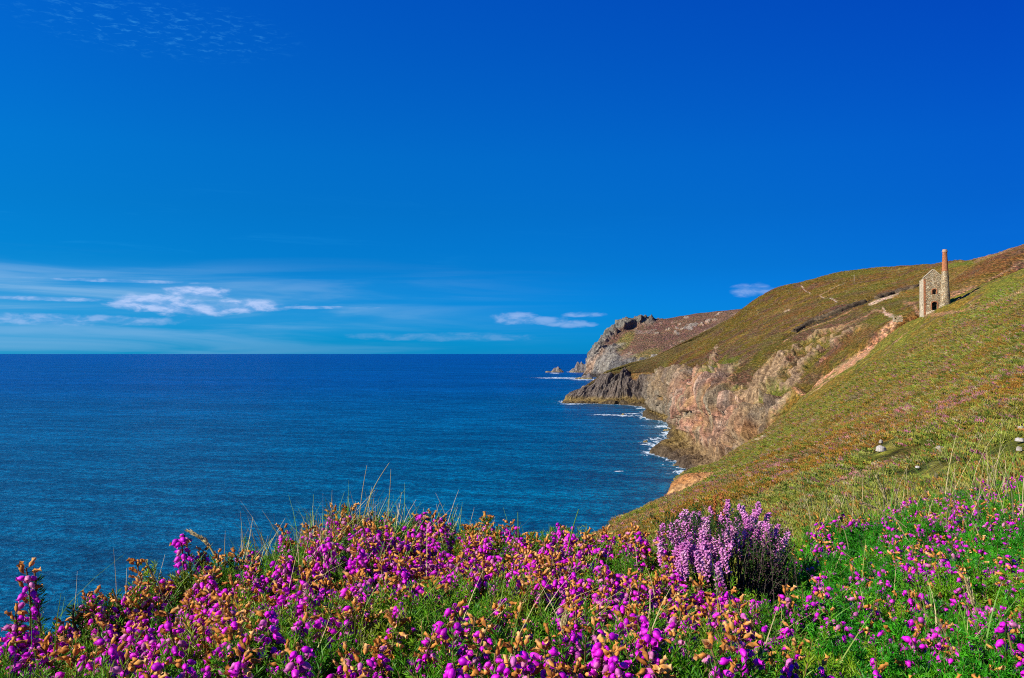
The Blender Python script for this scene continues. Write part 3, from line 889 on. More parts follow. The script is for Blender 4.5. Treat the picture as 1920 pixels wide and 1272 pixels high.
def build_engine_house():
    D = 300.0
    base = P(1733, 588, D)
    los = math.atan2(base[0], base[1])
    rz = -(los - math.radians(12.5))
    h = thing('engine_house', 'roofless stone mine engine house with gable and arched doorway beside the tall chimney', 'building', tuple(base), rz=rz)
    k = D / FOC
    Wd, Dp = 5.9, 7.2
    ev, pk = (588 - 524) * k * 1.045, (588 - 509.5) * k * 1.045
    def arch(cx, z0, w, hgt, n=8):
        r = w / 2
        pts = [(cx - r, z0), (cx + r, z0)]
        for i in range(n + 1):
            a = math.pi * i / n
            pts.append((cx + r * math.cos(a), z0 + hgt - r * .8 + r * .8 * math.sin(a)))
        return pts
    cx = (1750.3 - 1733) * k / math.cos(math.radians(12.5))
    door = arch(cx + .05, 1.15, 1.7, 2.75)
    win = arch(cx, (588 - 553.3) * k * 1.03, 1.3, 1.75)
    upper = arch(cx + .05, (588 - 530) * k * 1.04, .85, 1.45)
    gable = [(0, -3), (Wd, -3), (Wd, ev - .1), (Wd * .86, ev + (pk - ev) * .27), (Wd / 2 + .1, pk), (Wd / 2 - .15, pk - .02), (Wd * .2, ev + (pk - ev) * .42), (0, ev)]
    obj('front_wall', mesh_from('front_wall', *slab(gable, [door, win, upper], 0, .9), M_stone), h)
    g2 = [(0, -3), (Wd, -3), (Wd, ev - .6), (Wd * .8, ev + .5), (Wd * .55, pk - 1.7), (Wd * .3, ev + .9), (0, ev - .5)]
    obj('back_wall', mesh_from('back_wall', *slab(g2, [arch(Wd / 2, 1.5, 1.4, 2.6)], Dp - .9, Dp), M_stone), h)
    # side walls run back from the front wall
    def side(x0, openings, name, mat):
        v, f = slab([(.9, -3), (Dp - .9, -3), (Dp - .9, ev - .75), (Dp * .6, ev - .5), (Dp * .35, ev - .1), (.9, ev - .15)], openings, 0, .8)
        v = [(x0 + y, x, z) for x, y, z in v]
        return obj(name, mesh_from(name, v, [tuple(reversed(q)) for q in f], mat), h)
    side(0.0, [arch(2.3, 1.3, .8, 2.0), arch(4.8, 1.3, .8, 2.0)], 'side_wall', M_pale)  # seaward wall in full sun: the brightness is put in as paler stone
    side(Wd - .8, [], 'side_wall', M_stone)
    # brick dressings round the openings, a little proud of the wall
    def ring(ap, w, name):
        c0 = sum(p[0] for p in ap) / len(ap); c1 = sum(p[1] for p in ap) / len(ap)
        out = []
        for x, z in ap:
            dx = w if x > c0 + .1 else (-w if x < c0 - .1 else (x - c0) * 1.0)
            out.append((x + dx, z + (w * .9 if z > c1 else 0)))
        v, f = [], []
        n = len(ap)
        for i in range(1, n):
            j = (i + 1) % n
            b0 = len(v)
            for (ax, az) in (ap[i], ap[j], out[j], out[i]): v += [(ax, -.09, az), (ax, .3, az)]
            f += [(b0, b0 + 2, b0 + 4, b0 + 6), (b0 + 1, b0 + 7, b0 + 5, b0 + 3), (b0, b0 + 1, b0 + 3, b0 + 2), (b0 + 4, b0 + 5, b0 + 7, b0 + 6)]
        return obj(name, mesh_from(name, v, f, M_brick), h)
    ring(door, .30, 'door_surround'); ring(win, .26, 'window_surround')
    v, f = join([box(*b) for b in [(cx - .62, cx - .42, -.07, .1, upper[0][1] + .1, upper[0][1] + 1.1), (cx + .5, cx + .68, -.07, .1, upper[0][1] + .1, upper[0][1] + 1.1), (cx - .62, cx + .68, -.07, .1, upper[0][1] - .22, upper[0][1] - .03)]])
    obj('window_surround', mesh_from('window_surround', v, f, M_dress), h, label='pale stone surround of the small gable window')
    # brick corner, alternate long and short
    bx = []
    z = -.4; i = 0
    while z < ev - .6:
        w = .62 if i % 2 else .40
        bx.append(box(-.07, w, -.07, .42 if i % 2 else .66, z, z + .46)); z += .5; i += 1
    obj('brick_quoins', mesh_from('brick_quoins', *join(bx), M_brick), h)
    # coping along the gable
    def cope(x0, z0, x1, z1):
        dx, dz = x1 - x0, z1 - z0; L = math.hypot(dx, dz); nx, nz = -dz / L * .2, dx / L * .2
        v = [(x0, -.12, z0), (x1, -.12, z1), (x1 + nx, -.12, z1 + nz), (x0 + nx, -.12, z0 + nz)]
        v += [(a, 1.0, c) for a, _, c in v]
        return v, [(0, 1, 2, 3), (7, 6, 5, 4), (0, 4, 5, 1), (1, 5, 6, 2), (2, 6, 7, 3), (3, 7, 4, 0)]
    obj('gable_coping', mesh_from('gable_coping', *join([cope(-.15, ev - .05, Wd / 2 - .1, pk), cope(Wd / 2 + .05, pk, Wd + .1, ev - .1)]), M_dress), h)
    obj('plinth', mesh_from('plinth', *join([box(.6, 2.6, -1.6, -.004, -2, .55), box(2.604, 3.1, -1.2, -.004, -2, .35)]), M_pale), h)
    return h


build_engine_house()


def build_chimney():
    D = 297.0
    k = D / FOC
    base = P(1772.4, 583.5, D)
    c = thing('mine_chimney', 'tall tapering round chimney of grey stone with red brick top on the hillside', 'chimney', tuple(base))
    H = (583.5 - 468) * k
    Hb = (583.5 - 509) * k
    r0, r1, r2 = 9.4 * k, 5.9 * k, 4.2 * k
    prof = [(r0 * 1.12, -3)] + [(r0 + (r1 - r0) * t, Hb * t) for t in [i / 12 for i in range(13)]]
    obj('stone_shaft', mesh_from('stone_shaft', *lathe(prof, 28, .035, 3), M_stone, True), c)
    prof = [(r1 - .03, Hb + .002)] + [(r1 - .03 + (r2 - r1) * t, Hb + (H - .9 - Hb) * t) for t in [i / 8 for i in range(1, 9)]]
    obj('brick_shaft', mesh_from('brick_shaft', *lathe(prof, 28, .01, 4), M_brick, True), c)
    prof = [(r2 + .0, H - .9), (r2 + .14, H - .82), (r2 + .14, H - .6), (r2 + .03, H - .55), (r2 + .03, H - .2), (r2 - .02, H), (r2 - .3, H), (r2 - .32, H - 3)]
    obj('chimney_cap', mesh_from('chimney_cap', *lathe(prof, 28), stone_material('cap_brick', [(.50, .30, .20), (.58, .38, .27)], 4, .03)), c)


build_chimney()


def near_hit(px, py, V=None, QX=None, QY=None):
    V = NEAR_V if V is None else V; QX = NEAR_PX if QX is None else QX; QY = NEAR_PY if QY is None else QY
    d = np.hypot(QX - px, QY - py)
    i = np.argmin(d)
    return V.reshape(-1, 3)[i]


def build_small_buildings():
    p = near_hit(1684, 600); p2 = CLIFF_V.reshape(-1, 3)[np.argmin(np.hypot(proj(CLIFF_V)[0] - 1684, proj(CLIFF_V)[1] - 596))]
    q = P(1684, 597, min(p[1], p2[1], 318) - 3)
    h = thing('ruined_hut', 'low pale ruined stone hut with a dark doorway left of the engine house', 'ruin', tuple(q), rz=-.3)
    obj('front_wall', mesh_from('front_wall', *slab([(-1.9, -1.5), (1.9, -1.5), (1.9, .5), (.6, .75), (-1.2, 1.1), (-1.9, .95)], [[(-1.3, -.5), (-.4, -.5), (-.4, .65), (-1.3, .65)]], 0, .4), M_stone), h)
    obj('side_wall', mesh_from('side_wall', *box(-1.9, -1.5, .404, 2.6, -1.5, .8), M_pale), h)
    obj('side_wall', mesh_from('side_wall', *box(1.5, 1.9, .404, 2.6, -1.5, .4), M_pale), h)
    obj('back_wall', mesh_from('back_wall', *box(-1.496, 1.496, 2.2, 2.6, -1.5, .5), M_stone), h)
    h.scale = (.8, .8, .8)
    PXc, PYc = proj(CLIFF_V)
    p = CLIFF_V.reshape(-1, 3)[np.argmin(np.hypot(PXc - 1601, PYc - 528.5))]
    hgt = 13.0 * p[1] / FOC
    po = thing('marker_post', 'thin pale post standing alone on the brown hilltop left of the engine house', 'post', tuple(p))
    obj('pole', mesh_from('pole', *lathe([(.17, -1), (.17, hgt * .7), (.15, hgt), (.001, hgt + .05)], 8), M_dress), po)
    obj('collar', mesh_from('collar', *lathe([(.18, hgt * .82), (.30, hgt * .84), (.30, hgt * .95), (.17, hgt * .96)], 8), M_dress), po)


build_small_buildings()


# ------------------------------------------------------------------ rocks in the sea and stones on the slope
def rock_mesh(name, rx, ry, h, seed, mat, peaks=((0, 0, 1, .5),), na=40, nr=26, rough=.35):
    a = np.linspace(0, 2 * np.pi, na, endpoint=False)[:, None]; r = np.linspace(1, 0, nr)[None, :]
    rr = r * (1 + .22 * fbm(np.cos(a) * 1.4, np.sin(a) * 1.4, 0, 3, seed=seed)) + 0 * a
    x, y = np.cos(a) * rr, np.sin(a) * rr
    z = -0.25 + 0 * x
    for cx, cy, hh, w in peaks:
        z = np.maximum(z, hh * (1 - (np.hypot(x - cx, y - cy) / w) ** 1.3))
    z = z + rough * fbm(x * 2.6, y * 2.6, seed, 5, .6, seed, ridge=True) * sstep(1.05, .7, r) * np.clip(z + .5, .2, 1)
    z = np.where(r > .97, -.3, z)
    V = np.stack([x * rx, y * ry, z * h], -1).reshape(-1, 3)
    F = []
    for i in range(na):
        for j in range(nr - 1):
            k = (i + 1) % na
            F.append((i * nr + j, k * nr + j, k * nr + j + 1, i * nr + j + 1))
    return mesh_from(name, V, F, mat)


M_searock, _t, _b = material('wet_dark_rock', .75, .3)
_p = _t.add('ShaderNodeNewGeometry').outputs['Position']
_s = _t.add('ShaderNodeSeparateXYZ'); _t.put(_s.inputs[0], _p)
_n = _t.noise(_p, .25, 6, .7)
_c = _t.ramp(_n, [(.3, (.05, .045, .045)), (.5, (.15, .13, .12)), (.7, (.33, .27, .21))])
_c = _t.mix(_t.rng(_s.outputs[2], 4.0, 1.0), _c, _t.mix(_t.rng(_n, .4, .6), (.07, .06, .04), (.30, .22, .08)))
_t.put(_b.inputs['Base Color'], _c)
_t.put(_b.inputs['Normal'], _t.bump(_n, 1.0, 2.5))
M_quartz, _t, _b = material('pale_quartz', .8, .3)
_p = _t.add('ShaderNodeNewGeometry').outputs['Position']
_t.put(_b.inputs['Base Color'], _t.ramp(_t.noise(_p, 6, 5, .6), [(.3, (.20, .16, .13)), (.5, (.36, .32, .28)), (.7, (.50, .47, .44))]))
_t.put(_b.inputs['Normal'], _t.bump(_t.noise(_p, 14, 4, .6), .6, .03))


def sea_rock(px, py, wpx, hpx, label, seed, peaks, name='sea_rock', deep=.6):
    p = W(px, py)
    k = p[1] / FOC
    o = obj(name, rock_mesh(name, wpx / 2 * k, wpx / 2 * k * deep, hpx * k, seed, M_searock, peaks), None, tuple(p), label=label, category='rock')
    return o


sea_rock(1040, 698.5, 36, 9, 'low dark skerry with a jagged top, outermost off the far headland', 3, ((-.7, 0, .35, .4), (.05, 0, .8, .5), (.35, 0, 1, .45), (.6, .1, .7, .4)), 'sea_stack')
sea_rock(1086, 698.5, 38, 18, 'pointed sea stack standing just left of the far headland foot', 8, ((-.5, 0, .3, .6), (-.1, 0, .9, .55), (.25, .1, 1, .6), (.65, 0, .7, .5)), 'sea_stack')
sea_rock(1095, 711, 34, 9, 'dark rock ledge in white surf at the foot of the far headland', 12, ((-.6, 0, .3, .5), (.1, 0, .7, .6), (.6, 0, 1, .6)), 'sea_stack')
sea_rock(1168, 778.5, 7, 3, 'small rock awash in a foam streak below the dark headland', 14, ((0, 0, 1, .9),))
sea_rock(1210, 829.5, 10, 4, 'small brown rock alone in the surf off the flat ledge', 15, ((-.3, 0, .8, .6), (.4, 0, 1, .6)))
sea_rock(1250, 808, 15, 4, 'flat wet rock in the surf of the inner cove below the cliff', 16, ((-.3, 0, .8, .6), (.4, 0, 1, .6)))
sea_rock(1283, 886.5, 11, 4, 'small rock in the white surf nearest the clay bank', 17, ((0, 0, 1, .8), (.5, 0, .6, .5)))
sea_rock(1265, 874, 9, 4, 'small rock at the foot of the pink cliff beside the surf', 18, ((0, 0, 1, .8),))

STONES = []
for px, py, w, hh, lb in [
    (1457, 878, 8, 6, 'small white stone on the slope right of the orange clay bank'),
    (1656, 861, 19, 8, 'largest white stone on the slope, flat and broad'),
    (1659, 850, 7, 5, 'little white stone just above the broad flat white stone'),
    (1762, 852, 17, 9, 'white wedge-shaped stone on the slope above the green heather'),
    (1909, 848, 10, 6, 'white stone beside purple heather at the right edge of the slope'),
    (1914, 837, 16, 5, 'long pale brown rock at the right edge above a white stone'),
    (1916, 813, 12, 4, 'thin pale stone at the right edge, highest of the slope stones'),
    (1720, 882, 9, 3, 'narrow grey stone lying in the turf between two white stones'),
    (1709, 786, 5, 3, 'tiny pale stone farther up the heath slope'),
    (1442, 922, 11, 3, 'thin pale stone lying above the flowering lilac heather')]:
    p = near_hit(px, py)
    k = p[1] / FOC
    sd = px % 97
    STONES.append((p[0], p[1], w * k))
    obj('slope_stone', rock_mesh('slope_stone', w * .55 * k, w * .5 * k, hh * k * .95, sd, M_quartz, ((-.2, 0, .8, 2.2), (.3, .2, 1.0, 1.5)), 16, 9, .22), None,
        (p[0], p[1], p[2] + .06), rot=(0, 0, sd), label=lb, category='stone', group='pale stones on the slope')


# ------------------------------------------------------------------ the foreground bank
CREST = np.array([  # x in the photograph, height of the plants' top line there, distance of that line
 (-1500, 1300, .80), (-300, 1225, .80), (0, 1200, .82), (120, 1172, .86), (250, 1118, .95), (350, 1090, 1.00), (450, 1070, 1.03), (560, 1030, 1.12), (640, 1000, 1.2), (780, 1000, 1.24),
 (900, 1005, 1.24), (1000, 1015, 1.24), (1130, 1040, 1.24), (1200, 1038, 1.26), (1280, 1075, 1.22), (1400, 1090, 1.2), (1470, 1050, 1.32), (1530, 990, 1.52), (1600, 972, 1.68),
 (1700, 945, 1.82), (1830, 918, 1.95), (1920, 900, 2.05), (2100, 872, 2.2), (2400, 840, 2.4), (3600, 760, 2.6)], float)


def mat_top(x, y):
    """height of the plants' top above the camera's level (negative) over the ground point x, y"""
    x = np.asarray(x, float); y = np.asarray(y, float)
    yy = np.maximum(y, .05)
    px = 960 + FOC * x / yy
    pyc = np.interp(px, CREST[:, 0], CREST[:, 1]); dc = np.interp(px, CREST[:, 0], CREST[:, 2])
    zc = -np.tan(np.arctan((pyc - 636) / FOC) - PITCH) * dc
    t = np.clip((y - .55) / (dc - .55), 0, 1)
    z = -.238 + (zc + .238) * t
    over = np.maximum(y - dc, 0)
    z = z - 1.2 * over ** 1.25 - .2 * over
    b = fbm(x / .15, y / .15, 0, 3, .5, 201) * .042 + fbm(x / .05, y / .05, 0, 2, .5, 203) * .008
    hollow = np.exp(-(((px - 1440) / 60) ** 2 + ((y - 1.12) / .13) ** 2)) * .06
    return z + b * (1 - .5 * t) - hollow


def mat_point(px, py):
    """where the line of sight through a point of the photograph meets the top of the plants"""
    r = ray(px, py)
    d = np.arange(.5, 2.8, .015)
    hit = np.nonzero(r[2] * d < mat_top(r[0] * d, d))[0]
    if len(hit): return r[0] * d[hit[0]], d[hit[0]]
    dc = np.interp(px, CREST[:, 0], CREST[:, 2])
    return r[0] * dc, dc


def build_bank():
    az = np.radians(np.linspace(-68, 68, 420)); rr = np.concatenate([np.linspace(.1, 2.6, 240), np.linspace(2.65, 5.5, 40)])
    A, Rr = np.meshgrid(az, rr, indexing='ij')
    X, Y = Rr * np.sin(A), Rr * np.cos(A)
    Z = mat_top(X, Y) - .062 + fbm(X / .03, Y / .03, 0, 3, seed=205) * .008
    Z = np.maximum(Z, -9)
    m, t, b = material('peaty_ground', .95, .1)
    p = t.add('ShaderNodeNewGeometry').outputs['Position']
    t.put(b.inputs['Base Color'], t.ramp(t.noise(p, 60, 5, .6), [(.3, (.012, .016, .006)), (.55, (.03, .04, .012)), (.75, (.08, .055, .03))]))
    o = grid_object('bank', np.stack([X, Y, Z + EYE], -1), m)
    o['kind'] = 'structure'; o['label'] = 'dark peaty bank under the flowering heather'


build_bank()


# ---- materials of the plants
def plant_material(name, lo, hi, alt, rough=.6, spec=.3, trans=.25, scale=9.0, altf=.5, petals=False):
    m, t, b = material(name, rough, spec)
    g = t.add('ShaderNodeNewGeometry')
    n = t.noise(g.outputs['Position'], scale, 3, .6)
    n2 = t.noise(g.outputs['Position'], scale * 12, 2, .5)
    oi = t.add('ShaderNodeObjectInfo')
    f = t.math('ADD', t.math('MULTIPLY', n2, .7), t.math('MULTIPLY', oi.outputs['Random'], .35))
    c = t.mix(t.rng(f, .3, .8), lo, hi)
    if petals:
        va = t.add('ShaderNodeAttribute', attribute_name='vary').outputs['Fac']
        c = t.mix(t.rng(va, .1, .8), lo, hi)
        c = t.mix(t.rng(va, .75, 1.1, 0, .9), c, alt)
        c = t.mix(1.0, c, t.ramp(n2, [(.35, (.6, .6, .6)), (.65, (1.3, 1.3, 1.3))]), 'MULTIPLY')
    else:
        c = t.mix(t.rng(n, .50, .62, 0, altf), c, alt)
    t.put(b.inputs['Base Color'], c)
    tr = t.add('ShaderNodeBsdfTranslucent'); t.put(tr.inputs[0], c)
    ms = t.add('ShaderNodeMixShader'); ms.inputs[0].default_value = trans
    t.l.new(b.outputs[0], ms.inputs[1]); t.l.new(tr.outputs[0], ms.inputs[2])
    t.l.new(ms.outputs[0], t.n['Material Output'].inputs[0])
    return m


M_needle = plant_material('heather_needles', (.035, .185, .003), (.15, .38, .006), (.30, .34, .012), .5, .35, .3, 7.0, .6)
M_needle2 = plant_material('heather_needles_deep', (.015, .18, .003), (.07, .42, .005), (.24, .38, .008), .5, .35, .3, 5.0, .8)
M_stem = plant_material('heather_stem', (.12, .07, .03), (.20, .13, .05), (.10, .12, .03), .8, .1, 0.0)
M_bell = plant_material('purple_bell', (.46, .001, .50), (.80, .012, .66), (.82, .08, .60), .5, .3, .25, 30.0, .55, True)
M_bellpink = plant_material('pale_pink_bell', (.58, .06, .46), (.70, .20, .48), (.62, .25, .30), .5, .3, .30, 30.0, .5, True)
M_dry = plant_material('dry_brown_bell', (.34, .11, .02), (.66, .28, .055), (.78, .47, .19), .75, .15, .25, 30.0, .5, True)
M_rust = plant_material('rusty_seed_capsules', (.22, .07, .02), (.42, .16, .04), (.40, .20, .08), .8, .1, .1, 30.0)
M_ling = plant_material('lilac_ling_flower', (.58, .14, .46), (.80, .34, .66), (.82, .52, .68), .5, .3, .25, 30.0)
M_lingleaf = plant_material('ling_foliage', (.008, .040, .006), (.028, .09, .010), (.08, .13, .015), .6, .2, .2, 12.0)
M_deadstem = plant_material('dead_ling_stem', (.025, .016, .02), (.07, .045, .045), (.20, .15, .13), .9, .1, 0.0, 20.0)
M_strawg = plant_material('straw_grass', (.42, .34, .13), (.62, .50, .26), (.30, .36, .06), .6, .25, .3, 12.0)
M_greeng = plant_material('green_grass', (.07, .24, .012), (.18, .36, .03), (.34, .36, .05), .5, .3, .35, 12.0)


class MB:
    def __init__(s): s.v, s.f, s.m, s.c = [], [], [], []
    def add(s, v, f, mi=0, vary=.5):
        k = len(s.v); s.v += [tuple(p) for p in v]; s.c += vary if isinstance(vary, list) else [vary] * len(v); s.f += [tuple(i + k for i in q) for q in f]; s.m += [mi] * len(f)
    def tube(s, pts, r0, r1, seg=4, mi=0):
        n = len(pts); ring = []
        for i, p in enumerate(pts):
            p = Vector(p)
            d = (Vector(pts[min(i + 1, n - 1)]) - Vector(pts[max(i - 1, 0)])).normalized()
            a = d.orthogonal().normalized(); b = d.cross(a)
            r = r0 + (r1 - r0) * i / max(n - 1, 1)
            ring += [p + (a * math.cos(2 * math.pi * j / seg) + b * math.sin(2 * math.pi * j / seg)) * r for j in range(seg)]
        f = [(i * seg + j, i * seg + (j + 1) % seg, (i + 1) * seg + (j + 1) % seg, (i + 1) * seg + j) for i in range(n - 1) for j in range(seg)]
        s.add(ring, f, mi)
    def needle(s, p, d, L, w, mi=0, R=random):
        side = d.cross(Vector((R.uniform(-1, 1), R.uniform(-1, 1), R.uniform(-1, 1)))).normalized() * w * .5
        up = d.cross(side).normalized() * w * .35
        m = p + d * L * .5
        s.add([p, m + side, p + d * L, m - side, m + up], [(0, 1, 4), (1, 2, 4), (2, 3, 4), (3, 0, 4)], mi)
    def bell(s, p, d, L, w, mi, R, dry=False, seg=6):
        """a small urn-shaped flower hanging from p along d"""
        a = d.orthogonal().normalized(); a = (Matrix.Rotation(R.uniform(0, 6.28), 3, d) @ a); b = d.cross(a)
        prof = [(0.0, .02), (.10, .55), (.32, .98), (.58, 1.0), (.82, .66), (.93, .46), (1.0, .62)] if not dry else \
               [(0.0, .05), (.15, .42), (.42, .95), (.68, .82), (.86, .50), (1.08, .85)]
        ring = []; vy = []
        tone = R.random(); sq = R.uniform(.8, 1.15)
        for t, r in prof:
            for j in range(seg):
                vy.append(tone * .7 + .3 * t + (.15 if j % 2 else 0))
                an = 2 * math.pi * j / seg
                rr = r * w * .5 * (1 + (.45 * (j % 2) if t > .95 else 0) + (R.uniform(-.22, .22) if dry else R.uniform(-.06, .06)))
                tt = t + (.10 * (j % 2) if t > .95 else 0) + (R.uniform(-.05, .05) if dry else 0)
                ring.append(p + d * L * tt + (a * math.cos(an) * sq + b * math.sin(an)) * rr)
        n = len(prof)
        f = [(i * seg + j, i * seg + (j + 1) % seg, (i + 1) * seg + (j + 1) % seg, (i + 1) * seg + j) for i in range(n - 1) for j in range(seg)]
        s.add(ring, f, mi, vy)
    def mesh(s, name, mats, smooth=True):
        me = mesh_from(name, s.v, s.f, mats, smooth, s.m)
        a = me.attributes.new('vary', 'FLOAT', 'POINT'); a.data.foreach_set('value', s.c)
        return me


def rvec(R, up=0.0, spread=1.0):
    return Vector((R.gauss(0, spread), R.gauss(0, spread), R.gauss(0, spread * .5) + up)).normalized()


def sprig_mesh(seed, L=.07, tufts=5, mat=None, nl=.0068):
    R = random.Random(seed); m = MB()
    bend = Vector((R.uniform(-.25, .25), R.uniform(-.25, .25), 0))
    def at(t): return Vector((0, 0, L * t)) + bend * L * t * t
    m.tube([at(i / 4) for i in range(5)], .0009, .0004, 3, 1)
    n = int(L / .0036)
    for i in range(2, n + 1):
        t = i / n; p = at(t); k = R.uniform(0, 6.28)
        up = .55 + .9 * t ** 3
        for j in range(4 if t > .3 else 3):
            a = k + j * 6.28 / 4 + R.uniform(-.2, .2)
            m.needle(p, Vector((math.cos(a), math.sin(a), up)).normalized(), nl * R.uniform(.75, 1.1), .00125, 0, R)
    for q in range(tufts):      # short side shoots
        t = R.uniform(.35, .9); p = at(t); a = R.uniform(0, 6.28)
        d = Vector((math.cos(a), math.sin(a), .9)).normalized(); sl = L * R.uniform(.12, .25)
        for i in range(3):
            pp = p + d * sl * (i + 1) / 3
            for j in range(5):
                b = d + rvec(R, 0, .8) * .9
                m.needle(pp, b.normalized(), nl * R.uniform(.7, 1), .00120, 0, R)
    return m.mesh('leaf_sprig', [mat, M_stem], False)


def head_mesh(seed, n_bell, n_dry, n_pink, L=.030, size=1.0, name='flower_head'):
    """top of a flowering shoot: drooping bells round the stem, withered ones standing out above them"""
    R = random.Random(seed); m = MB()
    stem = L + .035
    bend = Vector((R.uniform(-.15, .15), R.uniform(-.15, .15), 0))
    def at(t): return Vector((0, 0, -.035 + stem * t)) + bend * stem * t * t
    m.tube([at(i / 4) for i in range(5)], .0011, .0006, 4, 1)
    tot = n_bell + n_dry + n_pink
    kinds = [3] * n_dry + [4] * n_pink + [2] * n_bell
    order = sorted(range(tot), key=lambda i: (0 if kinds[i] == 3 else .35) + R.uniform(0, .75))
    for c, i in enumerate(order):
        k = kinds[i]
        t = 1 - (c + .5) / tot
        p = at(.5 + .5 * t)
        a = c * 2.4 + R.uniform(-.3, .3)
        out = Vector((math.cos(a), math.sin(a), 0))
        if k == 3:
            d = (out * R.uniform(.4, 1) + Vector((0, 0, R.uniform(-.2, 1.0) * (.4 + .8 * t)))).normalized()
        else:
            d = (out * R.uniform(.5, 1) + Vector((0, 0, R.uniform(-1.1, .05)))).normalized()
        st = p + out * R.uniform(.0015, .0045) * (1.25 - .5 * t) + Vector((0, 0, R.uniform(-.001, .002)))
        m.tube([p, st], .00035, .0003, 3, 1)
        s_ = size * R.uniform(.88, 1.14)
        if k == 3: m.bell(st, d, .0064 * s_, .0035 * s_, 3, R, True)
        else: m.bell(st, d, .0062 * s_, .0043 * s_, k, R)
        if k != 3:
            for j in range(3):
                m.needle(st, (d + rvec(R, 0, .5)).normalized(), .003, .0012, 4 if R.random() < .5 else 0, R)
    for i in range(14):
        t = R.uniform(.1, .7); a = R.uniform(0, 6.28)
        m.needle(at(t), Vector((math.cos(a), math.sin(a), .8)).normalized(), .006, .0012, 0, R)
    return m.mesh(name, [M_needle, M_stem, M_bell, M_dry, M_bellpink])


SPRIGS = [sprig_mesh(300 + i, random.Random(i).uniform(.05, .075), 5, M_needle) for i in range(5)]
SPRIGS2 = [sprig_mesh(330 + i, random.Random(i).uniform(.045, .06), 7, M_needle2) for i in range(4)]
HEADS_PURPLE = [head_mesh(400 + i, 20 - 2 * (i % 3), i % 2 + 2, 3, .027) for i in range(4)]
HEADS_MIXED = [head_mesh(420 + i, 11 + i % 3, 7 + i % 2, 3, .029) for i in range(5)]
HEADS_DRY = [head_mesh(440 + i, 2 + i % 2, 14, 2, .025, 1.0, 'dry_flower_head') for i in range(4)]
HEADS_SMALL = [head_mesh(460 + i, 5 + i % 4, 1, 1, .014, 1.05) for i in range(6)]
HEADS_SMALLMIX = [head_mesh(480 + i, 5 + i % 2, 2, 1, .015, 1.02) for i in range(5)]
HEADS_SMALLDRY = [head_mesh(495 + i, 0, 4, 0, .011, .9, 'dry_flower_head') for i in range(2)]


def scatter_group(protos, name):
    """node group: an instance of protos[k] on every point, turned and scaled by the point's attributes"""
    ng = bpy.data.node_groups.new(name, 'GeometryNodeTree')
    ng.interface.new_socket('Geometry', in_out='INPUT', socket_type='NodeSocketGeometry')
    ng.interface.new_socket('Geometry', in_out='OUTPUT', socket_type='NodeSocketGeometry')
    N, Lk = ng.nodes, ng.links
    gi, go = N.new('NodeGroupInput'), N.new('NodeGroupOutput')
    jn = N.new('GeometryNodeJoinGeometry')
    def attr(nm, ty):
        a = N.new('GeometryNodeInputNamedAttribute'); a.data_type = ty; a.inputs['Name'].default_value = nm
        return a.outputs['Attribute']
    rot, scl, kind = attr('turn', 'FLOAT_VECTOR'), attr('size', 'FLOAT'), attr('variant', 'INT')
    e2r = N.new('FunctionNodeEulerToRotation'); Lk.new(rot, e2r.inputs[0])
    for i, p in enumerate(protos):
        oi = N.new('GeometryNodeObjectInfo'); oi.inputs['Object'].default_value = p; oi.transform_space = 'ORIGINAL'
        cp = N.new('FunctionNodeCompare'); cp.data_type = 'INT'; cp.operation = 'EQUAL'
        Lk.new(kind, cp.inputs[2]); cp.inputs[3].default_value = i
        ip = N.new('GeometryNodeInstanceOnPoints')
        Lk.new(gi.outputs[0], ip.inputs['Points']); Lk.new(cp.outputs[0], ip.inputs['Selection'])
        Lk.new(oi.outputs['Geometry'], ip.inputs['Instance']); Lk.new(e2r.outputs[0], ip.inputs['Rotation']); Lk.new(scl, ip.inputs['Scale'])
        Lk.new(ip.outputs[0], jn.inputs[0])
    Lk.new(jn.outputs[0], go.inputs[0])
    return ng


def points_object(name, pts, turn, size, variant, group, parent=None, tint=None):
    me = bpy.data.meshes.new(name)
    n = len(pts)
    me.vertices.add(n); me.vertices.foreach_set('co', np.asarray(pts, np.float32).reshape(-1))
    a = me.attributes.new('turn', 'FLOAT_VECTOR', 'POINT'); a.data.foreach_set('vector', np.asarray(turn, np.float32).reshape(-1))
    a = me.attributes.new('size', 'FLOAT', 'POINT'); a.data.foreach_set('value', np.asarray(size, np.float32))
    a = me.attributes.new('variant', 'INT', 'POINT'); a.data.foreach_set('value', np.asarray(variant, np.int32))
    if tint is not None:
        a = me.attributes.new('tint', 'FLOAT_COLOR', 'POINT'); c = np.ones((n, 4), np.float32); c[:, :3] = tint
        a.data.foreach_set('color', c.reshape(-1))
    me.update()
    o = obj(name, me, parent, kind='stuff')
    md = o.modifiers.new('scatter', 'NODES'); md.node_group = group
    return o


